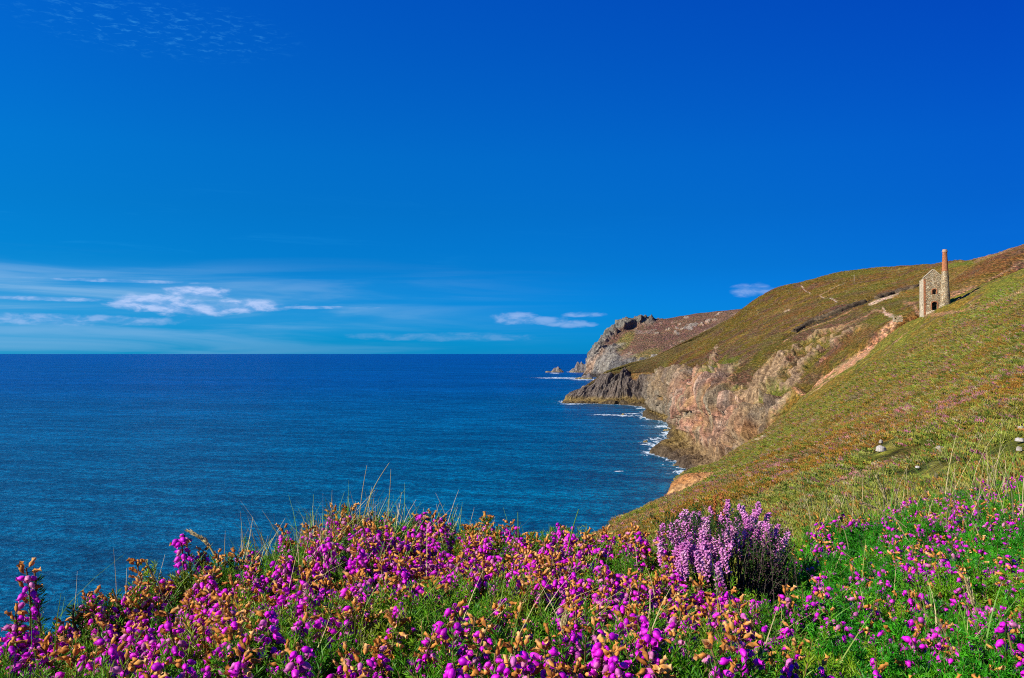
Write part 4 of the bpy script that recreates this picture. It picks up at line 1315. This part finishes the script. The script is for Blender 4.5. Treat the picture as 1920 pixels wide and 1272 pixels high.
# ---- the heather plants: place in the photograph, share of withered heads, how thickly it flowers, look
PLANTS = [
 (75, 1165, .35, 1.0, 'bell heather with one tall sprig rising alone against the sea at the left'),
 (50, 1245, .40, 1.1, 'bell heather filling the bottom left corner, pink and brown bells mixed'),
 (190, 1205, .25, 1.2, 'bell heather with dark purple clusters right of the tall left sprig'),
 (265, 1120, .70, .9, 'bell heather with withered brown tops leaning out over the sea'),
 (350, 1090, .30, 1.0, 'bell heather topped by one purple head next to a bent dry grass ear'),
 (300, 1235, .20, 1.0, 'bell heather with bright magenta drooping bells in the lower left'),
 (445, 1110, .55, 1.2, 'bell heather of magenta and tan bells below the first thin grass stems'),
 (520, 1060, .35, .9, 'bell heather at the crest where the row of seaside grass begins'),
 (420, 1225, .50, .8, 'green bell heather with few flowers and grass blades across it, lower left'),
 (590, 1110, .35, 1.4, 'bell heather packed with purple bells left of the middle of the bank'),
 (560, 1215, .40, .8, 'bell heather with scattered purple bells and much green at the bottom edge'),
 (635, 1005, .60, 1.2, 'bell heather with a brown dry head standing up among the tallest grass'),
 (715, 1020, .15, 1.4, 'bell heather with a dense magenta cluster under the longest grass blade'),
 (690, 1195, .75, .9, 'bell heather with a star of orange-brown withered bells near the bottom'),
 (785, 1005, .20, 1.4, 'highest magenta bell heather clump at the middle of the crest'),
 (790, 1115, .50, 1.3, 'bell heather of mixed purple and orange bells in the middle of the bank'),
 (830, 1225, .15, 1.2, 'bell heather with large bright magenta heads at the bottom middle'),
 (925, 1020, .75, 1.2, 'bell heather with mostly tan withered heads on the crest right of the middle'),
 (915, 1130, .65, 1.5, 'bell heather with a thick mass of orange-brown bells right of the middle'),
 (985, 1215, .45, 1.1, 'bell heather with one round pink and brown head above a dark hollow'),
 (1050, 1030, .15, .9, 'bell heather with one dark purple head against the sea, right end of the crest'),
 (1070, 1120, .30, 1.3, 'bell heather with deep purple bells in shade behind grass blades'),
 (1185, 1065, .65, 1.4, 'bell heather with orange bells directly left of the lilac ling'),
 (1165, 1165, .15, 1.2, 'bell heather with a long row of purple bells below the orange clump'),
 (1110, 1245, .50, 1.2, 'bell heather with a comb of upright brown bells at the bottom edge'),
 (1310, 1130, .50, 1.3, 'bell heather of orange and purple bells just under the lilac ling'),
 (1290, 1240, .30, 1.0, 'bell heather with bright green needles and few heads below the ling'),
 (1430, 1190, .20, 1.1, 'bell heather with magenta heads where the bank turns bright green'),
 (1510, 1020, .20, 1.2, 'bell heather with a string of purple bells right of the dark hollow'),
 (1540, 1130, .25, 1.0, 'bright green bell heather with small magenta groups below the tangled grass'),
 (1520, 1245, .15, .9, 'bright green bell heather with magenta pairs at the bottom, right of the middle'),
 (1640, 990, .25, 1.1, 'bell heather under leaning straw-coloured grass on the right crest'),
 (1670, 1090, .30, 1.1, 'cushion of bright green bell heather with small mixed heads, right'),
 (1700, 1215, .15, 1.0, 'bright green bell heather with big magenta heads at the lower right'),
 (1780, 965, .20, 1.1, 'bell heather with small purple bells on the upper right crest'),
 (1830, 1070, .30, 1.2, 'bell heather with a line of orange bells across bright green, right side'),
 (1870, 1200, .20, 1.3, 'bell heather crowded with magenta bells in the lower right corner'),
 (1900, 950, .35, 1.0, 'bell heather with golden tips at the right edge under long yellow grass'),
]


def build_heather():
    R = np.random.default_rng(5)
    seeds = np.array([mat_point(p[0], p[1]) for p in PLANTS])
    # leafy shoots all over the bank
    n = 42000
    d = np.sqrt(R.uniform(.50 ** 2, 2.45 ** 2, n)); px = R.uniform(-140, 2060, n)
    x = (px - 960) / FOC * d
    dc = np.interp(px, CREST[:, 0], CREST[:, 2])
    keep = (d < dc + .07) & (R.random(n) < np.where(d < 1.3, 1.0, .75))
    # leave ragged gaps
    keep &= fbm(x / .05, d / .05, 3, 2, seed=211) > np.where(px < 1500, -.16, -.34)
    keep &= ~((np.abs(px - 1440) < 70) & (np.abs(d - 1.12) < .13) & (R.random(n) < .75))
    x, d, px = x[keep], d[keep], px[keep]
    zt = mat_top(x, d)
    nb = len(x)
    own = np.argmin(np.hypot((x[:, None] - seeds[None, :, 0]), (d[:, None] - seeds[None, :, 1]) * .8), 1)
    right = px > 1490 + 60 * fbm(x / .1, d / .1, 0, 2, seed=213)
    var = np.where(right, R.integers(5, 9, nb), R.integers(0, 5, nb))
    tilt = R.normal(0, .38, (nb, 2)); turn = np.stack([tilt[:, 0], tilt[:, 1] - .05, R.uniform(0, 6.28, nb)], -1)
    size = R.uniform(.75, 1.15, nb)
    zb = zt - .056 * size + R.normal(0, .006, nb)
    pts = np.stack([x, d, zb + EYE], -1)
    # flower heads
    m = 13000
    hd = np.sqrt(R.uniform(.52 ** 2, 2.4 ** 2, m)); hpx = R.uniform(-100, 2030, m); hx = (hpx - 960) / FOC * hd
    hdc = np.interp(hpx, CREST[:, 0], CREST[:, 2])
    clump = fbm(hx / .07, hd / .07, 9, 2, seed=215)
    hown = np.argmin(np.hypot((hx[:, None] - seeds[None, :, 0]), (hd[:, None] - seeds[None, :, 1]) * .8), 1)
    cells = {}
    chosen = []
    hright = hpx > 1480
    for i in range(m):
        if hd[i] > hdc[i] + .02 or (abs(hpx[i] - 1385) < 105 and 1.0 < hd[i] < 1.28): continue
        pl = PLANTS[hown[i]]
        gap = (.0160 if not hright[i] else .0172) / pl[3]
        if clump[i] < (-.20 if not hright[i] else -.26): continue
        cx_, cy_ = int(hx[i] / .03), int(hd[i] / .03)
        if all((q[0] - hx[i]) ** 2 + (q[1] - hd[i]) ** 2 >= gap * gap for a in (-1, 0, 1) for b in (-1, 0, 1) for q in cells.get((cx_ + a, cy_ + b), ())):
            cells.setdefault((cx_, cy_), []).append((hx[i], hd[i])); chosen.append(i)
    roots, protos = [], None
    per = [[] for _ in PLANTS]
    for i in chosen: per[hown[i]].append((hx[i], hd[i], hright[i]))
    first = {}
    for k, pl in enumerate(PLANTS):
        sx, sd = seeds[k]
        root = thing('bell_heather', pl[4], 'heather', (sx, sd, EYE + float(mat_top(sx, sd)) - .06), 'bell heather plants along the bank')
        roots.append(root)
    # nine real shoots double as the pattern of all the others
    protos = []
    for j, me in enumerate(SPRIGS + SPRIGS2):
        own_k = 10 if j < 5 else 32
        i = np.nonzero(own == own_k)[0][j * 7 + 3]
        o = obj('leaf_sprig', me, roots[own_k], tuple(Vector(pts[i]) - roots[own_k].location), rot=tuple(turn[i]), scale=float(size[i]))
        protos.append(o)
    grp = scatter_group(protos, 'leafy_shoots')
    HR = random.Random(77)
    print('flower heads', len(chosen), 'shoots', nb)
    hz = {(hx[i], hd[i]): float(q) for i, q in zip(chosen, mat_top(hx[chosen], hd[chosen]))}
    for k, pl in enumerate(PLANTS):
        root = roots[k]; L = np.array(root.location)
        s = own == k
        if s.sum():
            points_object('foliage', pts[s] - L, turn[s], size[s], var[s], grp, root)
        for hx_, hd_, rt in per[k]:
            dry = pl[2]; u = HR.random()
            pd, pm = dry * .36, dry * .36 + .38
            if rt or pl[0] > 1480: pool = HEADS_SMALLDRY if u < pd * .25 else (HEADS_SMALLMIX if u < pd * .25 + .38 else HEADS_SMALL)
            else: pool = HEADS_DRY if u < pd else (HEADS_MIXED if u < pm else HEADS_PURPLE)
            me = HR.choice(pool)
            z = hz[(hx_, hd_)] + EYE + HR.uniform(-.020, .002)
            obj(me.name.split('.')[0], me, root, tuple(Vector((hx_, hd_, z)) - root.location),
                rot=(HR.gauss(0, .30) + .12, HR.gauss(0, .30) - .05, HR.uniform(0, 6.28)), scale=HR.uniform(.82, 1.16) * (1.0 if rt else 1.07))
    # shoots that stand clear of the rest
    def sprout(k, px, py_top, py_base, d, me, lean=0.0, sc=1.15):
        root = roots[k]
        top, bot = Vector(P(px, py_top, d)), Vector(P(px + lean, py_base, d))
        mb = MB(); RR = random.Random(int(px))
        mid = (top + bot) / 2 + Vector((RR.uniform(-.004, .004), 0, 0))
        pth = [bot, (bot + mid) / 2, mid, (mid + top) / 2, top]
        mb.tube([p - root.location for p in pth], .0014, .0009, 4, 1)
        Ln = (top - bot).length
        for q in range(int(Ln / .0018)):
            t = RR.uniform(0, .86); p = bot.lerp(top, t) - root.location
            base_t = RR.random() < .7
            for j in range(4):
                a = RR.uniform(0, 6.28); rr = .0 if not base_t else RR.uniform(0, .006) * (1 - .4 * t)
                o_ = Vector((math.cos(a), math.sin(a), 0))
                mb.needle(p + o_ * rr, (o_ + Vector((0, 0, RR.uniform(.2, 1.2)))).normalized(), .0075, .0014, 0, RR)
        obj('leafy_stem', mb.mesh('leafy_stem', [M_needle, M_stem], False), root)
        obj('flower_head', me, root, tuple(top - root.location - Vector((0, 0, .026 * sc))), rot=(.1, RR.uniform(-.2, .2), RR.uniform(0, 6)), scale=sc)
    sprout(0, 64, 1066, 1215, .83, HEADS_MIXED[0], 14, 1.2)
    sprout(0, 30, 1155, 1225, .80, HEADS_MIXED[1], 4)
    sprout(2, 138, 1135, 1190, .84, HEADS_SMALL[4], 8, 1.1)
    sprout(2, 170, 1112, 1185, .86, HEADS_DRY[1], 6, .75)
    sprout(3, 211, 1104, 1165, .90, HEADS_SMALLMIX[1], 16)
    sprout(3, 272, 1049, 1130, .94, HEADS_DRY[0], 22, 1.1)
    sprout(4, 345, 1003, 1090, .98, HEADS_PURPLE[1], 14, 1.2)
    sprout(4, 378, 1036, 1100, .99, HEADS_MIXED[3], -6, 1.0)
    sprout(4, 330, 1072, 1120, .97, HEADS_SMALL[1], 8, 1.0)
    sprout(7, 478, 1037, 1080, 1.04, HEADS_PURPLE[3], 4, .9)
    sprout(7, 540, 1012, 1060, 1.08, HEADS_DRY[2], 0, 1.0)
    sprout(11, 618, 960, 1020, 1.18, HEADS_MIXED[4], 0, 1.1)
    sprout(11, 646, 943, 1010, 1.18, HEADS_DRY[3], 2, 1.2)
    sprout(12, 712, 968, 1020, 1.2, HEADS_MIXED[2], 0, 1.2)
    sprout(12, 700, 985, 1030, 1.18, HEADS_PURPLE[0], 0, 1.2)
    sprout(14, 776, 966, 1010, 1.22, HEADS_PURPLE[2], 0, 1.25)
    sprout(14, 798, 962, 1010, 1.22, HEADS_PURPLE[1], 0, 1.0)
    sprout(17, 915, 968, 1020, 1.22, HEADS_DRY[1], 0, 1.2)
    sprout(17, 876, 988, 1020, 1.22, HEADS_DRY[0], 0, 1.0)
    sprout(20, 1032, 990, 1040, 1.2, HEADS_SMALL[2], 0, 1.1)
    sprout(20, 1058, 985, 1040, 1.2, HEADS_PURPLE[0], 4, 1.05)
    sprout(22, 1134, 1003, 1050, 1.2, HEADS_MIXED[1], 0, 1.0)
    sprout(22, 1192, 998, 1050, 1.2, HEADS_MIXED[0], 0, 1.1)
    sprout(22, 1252, 1010, 1070, 1.12, HEADS_MIXED[2], 0, 1.1)
    sprout(28, 1575, 945, 1000, 1.5, HEADS_SMALL[0], 0, 1.1)
    sprout(34, 1826, 900, 950, 1.85, HEADS_SMALL[3], 2, 1.1)
    sprout(34, 1800, 930, 970, 1.8, HEADS_SMALL[5], 2, 1.3)
    return roots


ROOTS = build_heather()


# ---- the lilac ling
def ling_spike(seed, L):
    R = random.Random(seed); m = MB()
    m.tube([Vector((0, 0, 0)), Vector((R.uniform(-.002, .002), 0, L * .5)), Vector((0, 0, L))], .0010, .0005, 3, 1)
    n = int(L / .00058)
    for i in range(n):
        t = i / n
        if t < .12: continue
        a = i * 2.4 + R.uniform(-.4, .4); rr = .0046 * (1.1 - .85 * t ** 2) * R.uniform(.3, 1.15)
        o = Vector((math.cos(a), math.sin(a), 0)); p = Vector((0, 0, L * t)) + o * rr
        d = (o + Vector((0, 0, R.uniform(-.3, .8)))).normalized()
        s_ = R.uniform(.0016, .0023)
        x_ = d.orthogonal().normalized() * s_ * .8; y_ = d.cross(x_).normalized() * s_ * .8
        m.add([p - d * s_ * .4, p + x_, p + y_, p - x_, p - y_, p + d * s_ * 1.3], [(0, 2, 1), (0, 3, 2), (0, 4, 3), (0, 1, 4), (5, 1, 2), (5, 2, 3), (5, 3, 4), (5, 4, 1)], 0)
    return m.mesh('flower_spike', [M_ling, M_stem], False)


def build_ling():
    R = random.Random(91)
    spikes = [ling_spike(500 + i, L) for i, L in enumerate((.034, .042, .048, .030, .038, .026))]
    cx, cd = (1350 - 960) / FOC * 1.14, 1.14
    root = thing('ling_heather', 'tall clump of pale lilac ling heather spikes above a dark hollow', 'heather', (cx, cd, EYE + float(mat_top(cx, cd)) - .08))
    tips = [(1250, 985), (1262, 978), (1272, 972), (1280, 962), (1287, 960), (1298, 958), (1304, 962), (1316, 963), (1332, 958), (1338, 962), (1347, 968), (1361, 937), (1366, 950), (1372, 965), (1386, 946), (1392, 947),
            (1400, 962), (1408, 962), (1424, 943), (1434, 958), (1438, 964), (1283, 985), (1293, 992), (1302, 1000), (1312, 980), (1322, 992), (1275, 1000), (1285, 1015), (1297, 1022), (1330, 1012), (1335, 1030), (1352, 1008),
            (1360, 990), (1375, 985), (1385, 992), (1268, 1025), (1280, 1040), (1302, 1040), (1345, 1048), (1395, 978), (1380, 975), (1366, 978), (1256, 1005), (1244, 1000), (1308, 968), (1324, 975), (1290, 975), (1355, 975), (1416, 975), (1236, 1012), (1340, 990), (1318, 1005), (1305, 1018), (1272, 1048)]
    for i in range(34):
        px = R.uniform(1236, 1478); tips.append((px, 962 + abs(px - 1370) * .22 + R.uniform(0, 60) * (1 if px < 1400 else .4)))
    for i, (px, py) in enumerate(tips):
        d = 1.19 - (py - 960) / 100 * .16 + R.uniform(-.015, .015)
        p = Vector(P(px + R.gauss(0, 4), py + R.gauss(0, 4), d))
        me = spikes[i % 6]; L = (.034, .042, .048, .030, .038, .026)[i % 6]
        tilt = (px - 1340) / 100 * .22
        rot = Vector((R.uniform(-.25, .25), R.gauss(0, .26) + tilt, 0))
        up = Vector((math.sin(rot.y), 0, math.cos(rot.y)))
        base = p - up * L
        obj('flower_spike', me, root, tuple(base - root.location), rot=(rot.x, rot.y, 0), scale=(1.15, 1.15, 1.0))
    # woody stems from the root to the spikes, and bare dead ones to the right
    mb = MB()
    o0 = Vector((0, 0, -.02))
    for i, (px, py) in enumerate(tips):
        t_ = Vector(P(px, py + 55, 1.17 - (py - 960) / 100 * .14)) - root.location
        b_ = o0 + Vector((R.uniform(-.05, .05), R.uniform(-.03, .03), 0))
        mb.tube([b_, b_.lerp(t_, .5) + rvec(R) * .006, t_], .0016, .0008, 4, 0)
    obj('woody_stems', mb.mesh('woody_stems', [M_deadstem]), root)
    mb = MB()
    for i in range(120):
        px = R.uniform(1390, 1492); py = 978 + abs(px - 1430) * .5 + R.uniform(-12, 80)
        t_ = Vector(P(px, py, R.uniform(1.08, 1.24))) - root.location
        b_ = o0 + Vector((R.uniform(-.02, .10), R.uniform(-.04, .04), -.01))
        mid = b_.lerp(t_, .55) + rvec(R) * .008
        mb.tube([b_, mid, t_], .0008, .0003, 3, 0)
        for q in range(int(R.uniform(26, 50))):
            p = mid.lerp(t_, R.uniform(-.4, 1.0))
            mb.needle(p, rvec(R, .5), .0045, .0020, 0 if R.random() < .3 else 1, R)
    obj('dead_twigs', mb.mesh('dead_twigs', [M_deadstem, M_lingleaf], False), root, kind='stuff')
    mb = MB()
    for i in range(420):
        px = R.uniform(1240, 1470); py = R.uniform(985, 1085)
        if px > 1400 and py < 1010: continue
        p0 = Vector(P(px, py, R.uniform(1.10, 1.24))) - root.location
        dr = rvec(R, 1.2, .6); L = R.uniform(.018, .032)
        for q in range(26):
            p = p0 + dr * L * q / 26
            mb.needle(p, (dr + rvec(R, 0, .8) * .9).normalized(), .0032, .0014, 0, R)
    obj('foliage', mb.mesh('foliage', [M_lingleaf], False), root, kind='stuff')
    # two rusty finished spikes
    for px, py in ((1339, 930), (1352, 926)):
        R2 = random.Random(px); m2 = MB()
        t_ = Vector(P(px, py, 1.2)) - root.location; b_ = Vector(P(px + 4, py + 60, 1.18)) - root.location
        m2.tube([b_, t_], .0008, .0005, 3, 0)
        for q in range(34):
            p = b_.lerp(t_, q / 34); m2.bell(p, (rvec(R2) + Vector((0, 0, .6))).normalized(), .0034, .003, 0, R2, True, 4)
        obj('withered_spike', m2.mesh('withered_spike', [M_rust]), root)


build_ling()


# ---- grass
def blade(mb, p, d, L, w, bend, mi, seg=5):
    side = Vector((d.y, -d.x, 0))
    side = side.normalized() if side.length > 1e-4 else Vector((1, 0, 0))
    if abs(side.x) < .5: side = (side + Vector((.8, 0, 0))).normalized()
    pts = []
    for i in range(seg + 1):
        t = i / seg
        c = p + d * L * t + bend * L * t * t
        ww = w * (1 - t ** 1.6) * .5 + .00012
        pts += [c - side * ww, c + side * ww]
    mb.add(pts, [(2 * i, 2 * i + 1, 2 * i + 3, 2 * i + 2) for i in range(seg)], mi)


def build_grass():
    R = random.Random(33)
    mb = MB()
    def clump(n, x0, x1, y0, y1, l0, l1, straw, up=1.0, lean=0.0, wmax=.0016):
        for i in range(n):
            px, py = R.uniform(x0, x1), R.uniform(y0, y1)
            x, d = mat_point(px, py)
            x += R.uniform(-.01, .01); d += R.uniform(-.02, .03)
            z = EYE + float(mat_top(x, d)) - .035
            dr = Vector((R.gauss(lean, .22), R.gauss(0, .2), up)).normalized()
            bend = Vector((R.gauss(lean * .6, .22), R.gauss(0, .15), -abs(R.gauss(0, .18))))
            blade(mb, Vector((x, d, z)), dr, R.uniform(l0, l1), R.uniform(.0007, wmax), bend, 1 if R.random() < straw else 0)
    clump(70, 430, 600, 1020, 1075, .06, .11, .65)
    clump(120, 560, 700, 990, 1030, .06, .115, .60)
    clump(120, 660, 860, 985, 1020, .06, .105, .55)
    clump(60, 830, 1000, 1000, 1040, .05, .09, .5)
    clump(26, 990, 1150, 1010, 1060, .05, .08, .4)
    clump(240, 1400, 1560, 1050, 1115, .03, .065, .22, .8, .25)
    clump(260, 1500, 1920, 930, 990, .09, .17, .55, 1.0, -.15)
    clump(70, 1760, 1930, 900, 940, .14, .26, .6, 1.0, -.1)
    clump(110, 1560, 1920, 980, 1240, .05, .10, .4, .8, -.2)
    clump(190, 0, 1500, 1080, 1265, .06, .11, .4, .8, .1)
    clump(90, 540, 760, 1010, 1110, .05, .10, .25)
    clump(60, 960, 1250, 1150, 1250, .05, .10, .25, .5, .5)
    clump(60, 1760, 1850, 1150, 1260, .04, .08, .2, 1, .0)
    o = obj('grass', mb.mesh('grass', [M_greeng, M_strawg], False), kind='stuff', label='thin green and straw-coloured grass growing through the heather')
    # stems that can be told apart
    def stalk(px0, py0, px1, py1, d, label, ear=0.0, w=.0016, sag=.15, mat=M_strawg):
        a, b = Vector(P(px0, py0, d)), Vector(P(px1, py1, d))
        root = thing('grass_stalk', label, 'grass stem', tuple(a), 'tall single grass stems')
        L = b - a
        m2 = MB()
        side = Vector((-L.z, 0, L.x)).normalized()
        pts = [L * t + side * L.length * sag * math.sin(math.pi * t) for t in [i / 8 for i in range(9)]]
        m2.tube(pts, w * .55, w * .22, 4, 0)
        obj('stem', m2.mesh('stem', [mat]), root)
        if ear:
            m3 = MB(); RR = random.Random(int(px0))
            for q in range(46):
                t = 1 - ear * RR.random()
                i = min(int(t * 8), 7); f = t * 8 - i
                p = pts[i].lerp(pts[i + 1], f); dr = (pts[i + 1] - pts[i]).normalized()
                m3.needle(p, (dr + rvec(RR) * .35).normalized(), .009, .0026, 0, RR)
            obj('seed_head', m3.mesh('seed_head', [M_strawg], False), root)
    stalk(678, 985, 730, 868, 1.2, 'longest pale grass blade, curving up to the right over the sea', 0, .0018, .06)
    stalk(672, 1000, 688, 873, 1.2, 'upright straight grass stem, leftmost of the two tallest', 0, .0015, .02)
    stalk(722, 990, 733, 880, 1.2, 'upright grass stem just right of the longest curved blade', 0, .0014, -.02)
    stalk(402, 1040, 357, 998, .98, 'bent grass stem with a thick dry ear beside the left purple head', .75, .0024, -.10)
    stalk(1720, 1040, 1645, 898, 1.35, 'straw-coloured stem with a feathery ear rising left above the right heather', .3, .0022, .03)
    stalk(1700, 990, 1622, 945, 1.4, 'stem with a pale feathery ear leaning far left below the tallest ear', .3, .0018, -.05)
    stalk(1042, 1245, 1060, 1160, .72, 'dry grass stem with an ear over the dark hollow at the bottom', .3, .0016, .03)
    stalk(1062, 1045, 1085, 955, 1.1, 'blue-green blade standing against the sea right of the crest', 0, .0024, .02, M_greeng)
    stalk(972, 1020, 971, 960, 1.15, 'short straight green blade against the sea above the tan heather', 0, .0022, .0, M_greeng)
    stalk(1840, 1170, 1815, 1095, .9, 'pinkish dry grass ear among the magenta bells in the lower right', .6, .0022, .03)


build_grass()


# ------------------------------------------------------------------ low heather and turf on the near slope
def tuft_mesh(seed, n=34):
    R = random.Random(seed); m = MB()
    for i in range(n):
        a = R.uniform(0, 6.28); r = math.sqrt(R.random()) * .42
        p = Vector((math.cos(a) * r * 1.9, math.sin(a) * r * .9, R.uniform(-.05, .22) * (1 - r)))
        d = Vector((math.cos(a) * r * 1.6, math.sin(a) * r * 1.6, R.uniform(.35, 1.0))).normalized()
        m.needle(p, d, R.uniform(.16, .34), R.uniform(.06, .13), 0, R)
    return m.mesh('tuft', [M_tuft], False)


M_tuft, _t, _b = material('slope_tufts', .8, .12)
_at = _t.add('ShaderNodeAttribute', attribute_name='tint', attribute_type='INSTANCER')
_oi = _t.add('ShaderNodeObjectInfo')
_c = _t.mix(1.0, _at.outputs['Color'], _t.ramp(_oi.outputs['Random'], [(0, (.62, .66, .55)), (.5, (1.05, 1.05, 1.0)), (1, (1.65, 1.55, 1.4))]), 'MULTIPLY')
_t.put(_b.inputs['Base Color'], _c)


def build_tufts():
    R = np.random.default_rng(19)
    V, N = NEAR_V, NEAR_N
    nu, nv = V.shape[:2]
    n = 190000
    u = np.where(R.random(n) < .12, R.uniform(2, 80, n), R.uniform(76, nu - 60, n)); v = R.uniform(30, nv - 2, n)
    iu, iv = u.astype(int), v.astype(int); fu, fv = (u - iu)[:, None], (v - iv)[:, None]
    def samp(A):
        B = A if A.ndim == 3 else A[..., None]
        return (B[iu, iv] * (1 - fu) * (1 - fv) + B[iu + 1, iv] * fu * (1 - fv) + B[iu, iv + 1] * (1 - fu) * fv + B[iu + 1, iv + 1] * fu * fv)
    p = samp(V); c = samp(NEAR_COL); rk = samp(NEAR_ROCK)[:, 0]; q = samp(NEAR_PX)[:, 0]; qy = samp(NEAR_PY)[:, 0]
    bare = np.minimum(1, np.clip((c[:, 0] - .38) * 8, 0, 1) * (c[:, 2] < .2))
    keep = (p[:, 1] > 3.2) & (p[:, 1] < 260) & (q > -400) & (q < 2250) & (qy < 4000) & (qy > 420) & ~((p[:, 1] > 132) & (p[:, 1] < 189) & (q < 1402)) & (rk < .3) & (bare < .5) & (R.random(n) < 1)
    for sx, sy, sw in STONES:       # the stones lie clear of the growth, also on the side towards the path
        keep &= ~((np.abs(p[:, 0] - sx) < .3 + sw * .6) & (p[:, 1] > sy - 1.6 - sw) & (p[:, 1] < sy + .5 + sw * .5))
    p, c = p[keep], c[keep]; m = len(p)
    size = np.clip(.16 + .0036 * p[:, 1], .18, .85) * R.uniform(.6, 1.25, m)
    hue = 1 + R.normal(0, .10, (m, 3))
    # single bushes of purple heather and grey lichen among the green
    k = R.random(m); cc = c * hue * 1.12
    cc[k < .035] = (.30, .10, .17); cc[(k > .06) & (k < .11)] = np.array((.26, .22, .13)); cc[(k > .12) & (k < .24)] = (.25, .12, .025); cc[(k > .24) & (k < .38)] = (.05, .085, .010); cc[(k > .38) & (k < .46)] = (.20, .22, .03)
    turn = np.stack([R.normal(0, .15, m), R.normal(0, .15, m) + .3, R.normal(0, .35, m)], -1)
    p[:, 2] -= .10 * size
    root = obj('ground_cover', tuft_mesh(600), None, tuple(p[5]), kind='stuff', label='low tufts of turf, bracken and heather covering the near slope')
    root['tint'] = [.2, .17, .05, 1.0]
    root.scale = (size[5],) * 3
    protos = [root]
    for i in range(3):
        protos.append(obj('tuft', tuft_mesh(601 + i), root, (0.3 * i + .4, .2 * i, .1), kind='stuff', tint=[.2, .17, .05, 1.0]))
    g = scatter_group(protos, 'slope_tufts')
    # the same growth, as bushes, over the hill behind
    CV, (QX, QY, U, T, rock) = CLIFF_V, CLIFF_INFO
    nu, nv = CV.shape[:2]; n2 = 170000
    u = R.uniform(60, nu - 32, n2); v = R.uniform(250, nv - 8, n2); iu, iv = u.astype(int), v.astype(int)
    fu, fv = (u - iu)[:, None], (v - iv)[:, None]
    hp = CV[iu, iv] * (1 - fu) * (1 - fv) + CV[iu + 1, iv] * fu * (1 - fv) + CV[iu, iv + 1] * (1 - fu) * fv + CV[iu + 1, iv + 1] * fu * fv
    gc = CLIFF_COL[iu, iv]
    okk = (rock[iu, iv] < .35) & (T[iu, iv] > 4.3) & (QX[iu, iv] < 1960) & (gc[:, 0] < .30)
    hp, gc = hp[okk], gc[okk]; m2 = len(hp)
    hs = np.clip(.0024 * hp[:, 1], .8, 2.1) * R.uniform(.5, 1.15, m2)
    k2 = R.random(m2); hc = gc * (1 + R.normal(0, .10, (m2, 3)))
    hc[k2 < .08] = (.055, .06, .015); hc[(k2 > .08) & (k2 < .14)] = (.27, .23, .12); hc[(k2 > .14) & (k2 < .22)] *= (1.3, .8, .9)
    hp[:, 2] -= .12 * hs
    hturn = np.stack([R.normal(0, .15, m2), R.normal(0, .15, m2), R.uniform(0, 6.28, m2)], -1)
    points_object('hill_bushes', hp, hturn, hs, R.integers(0, 4, m2), g, None, np.clip(hc, 0, 1))
    points_object('heath_tufts', p, turn, size, R.integers(0, 4, m), g, None, np.clip(cc, 0, 1))


build_tufts()
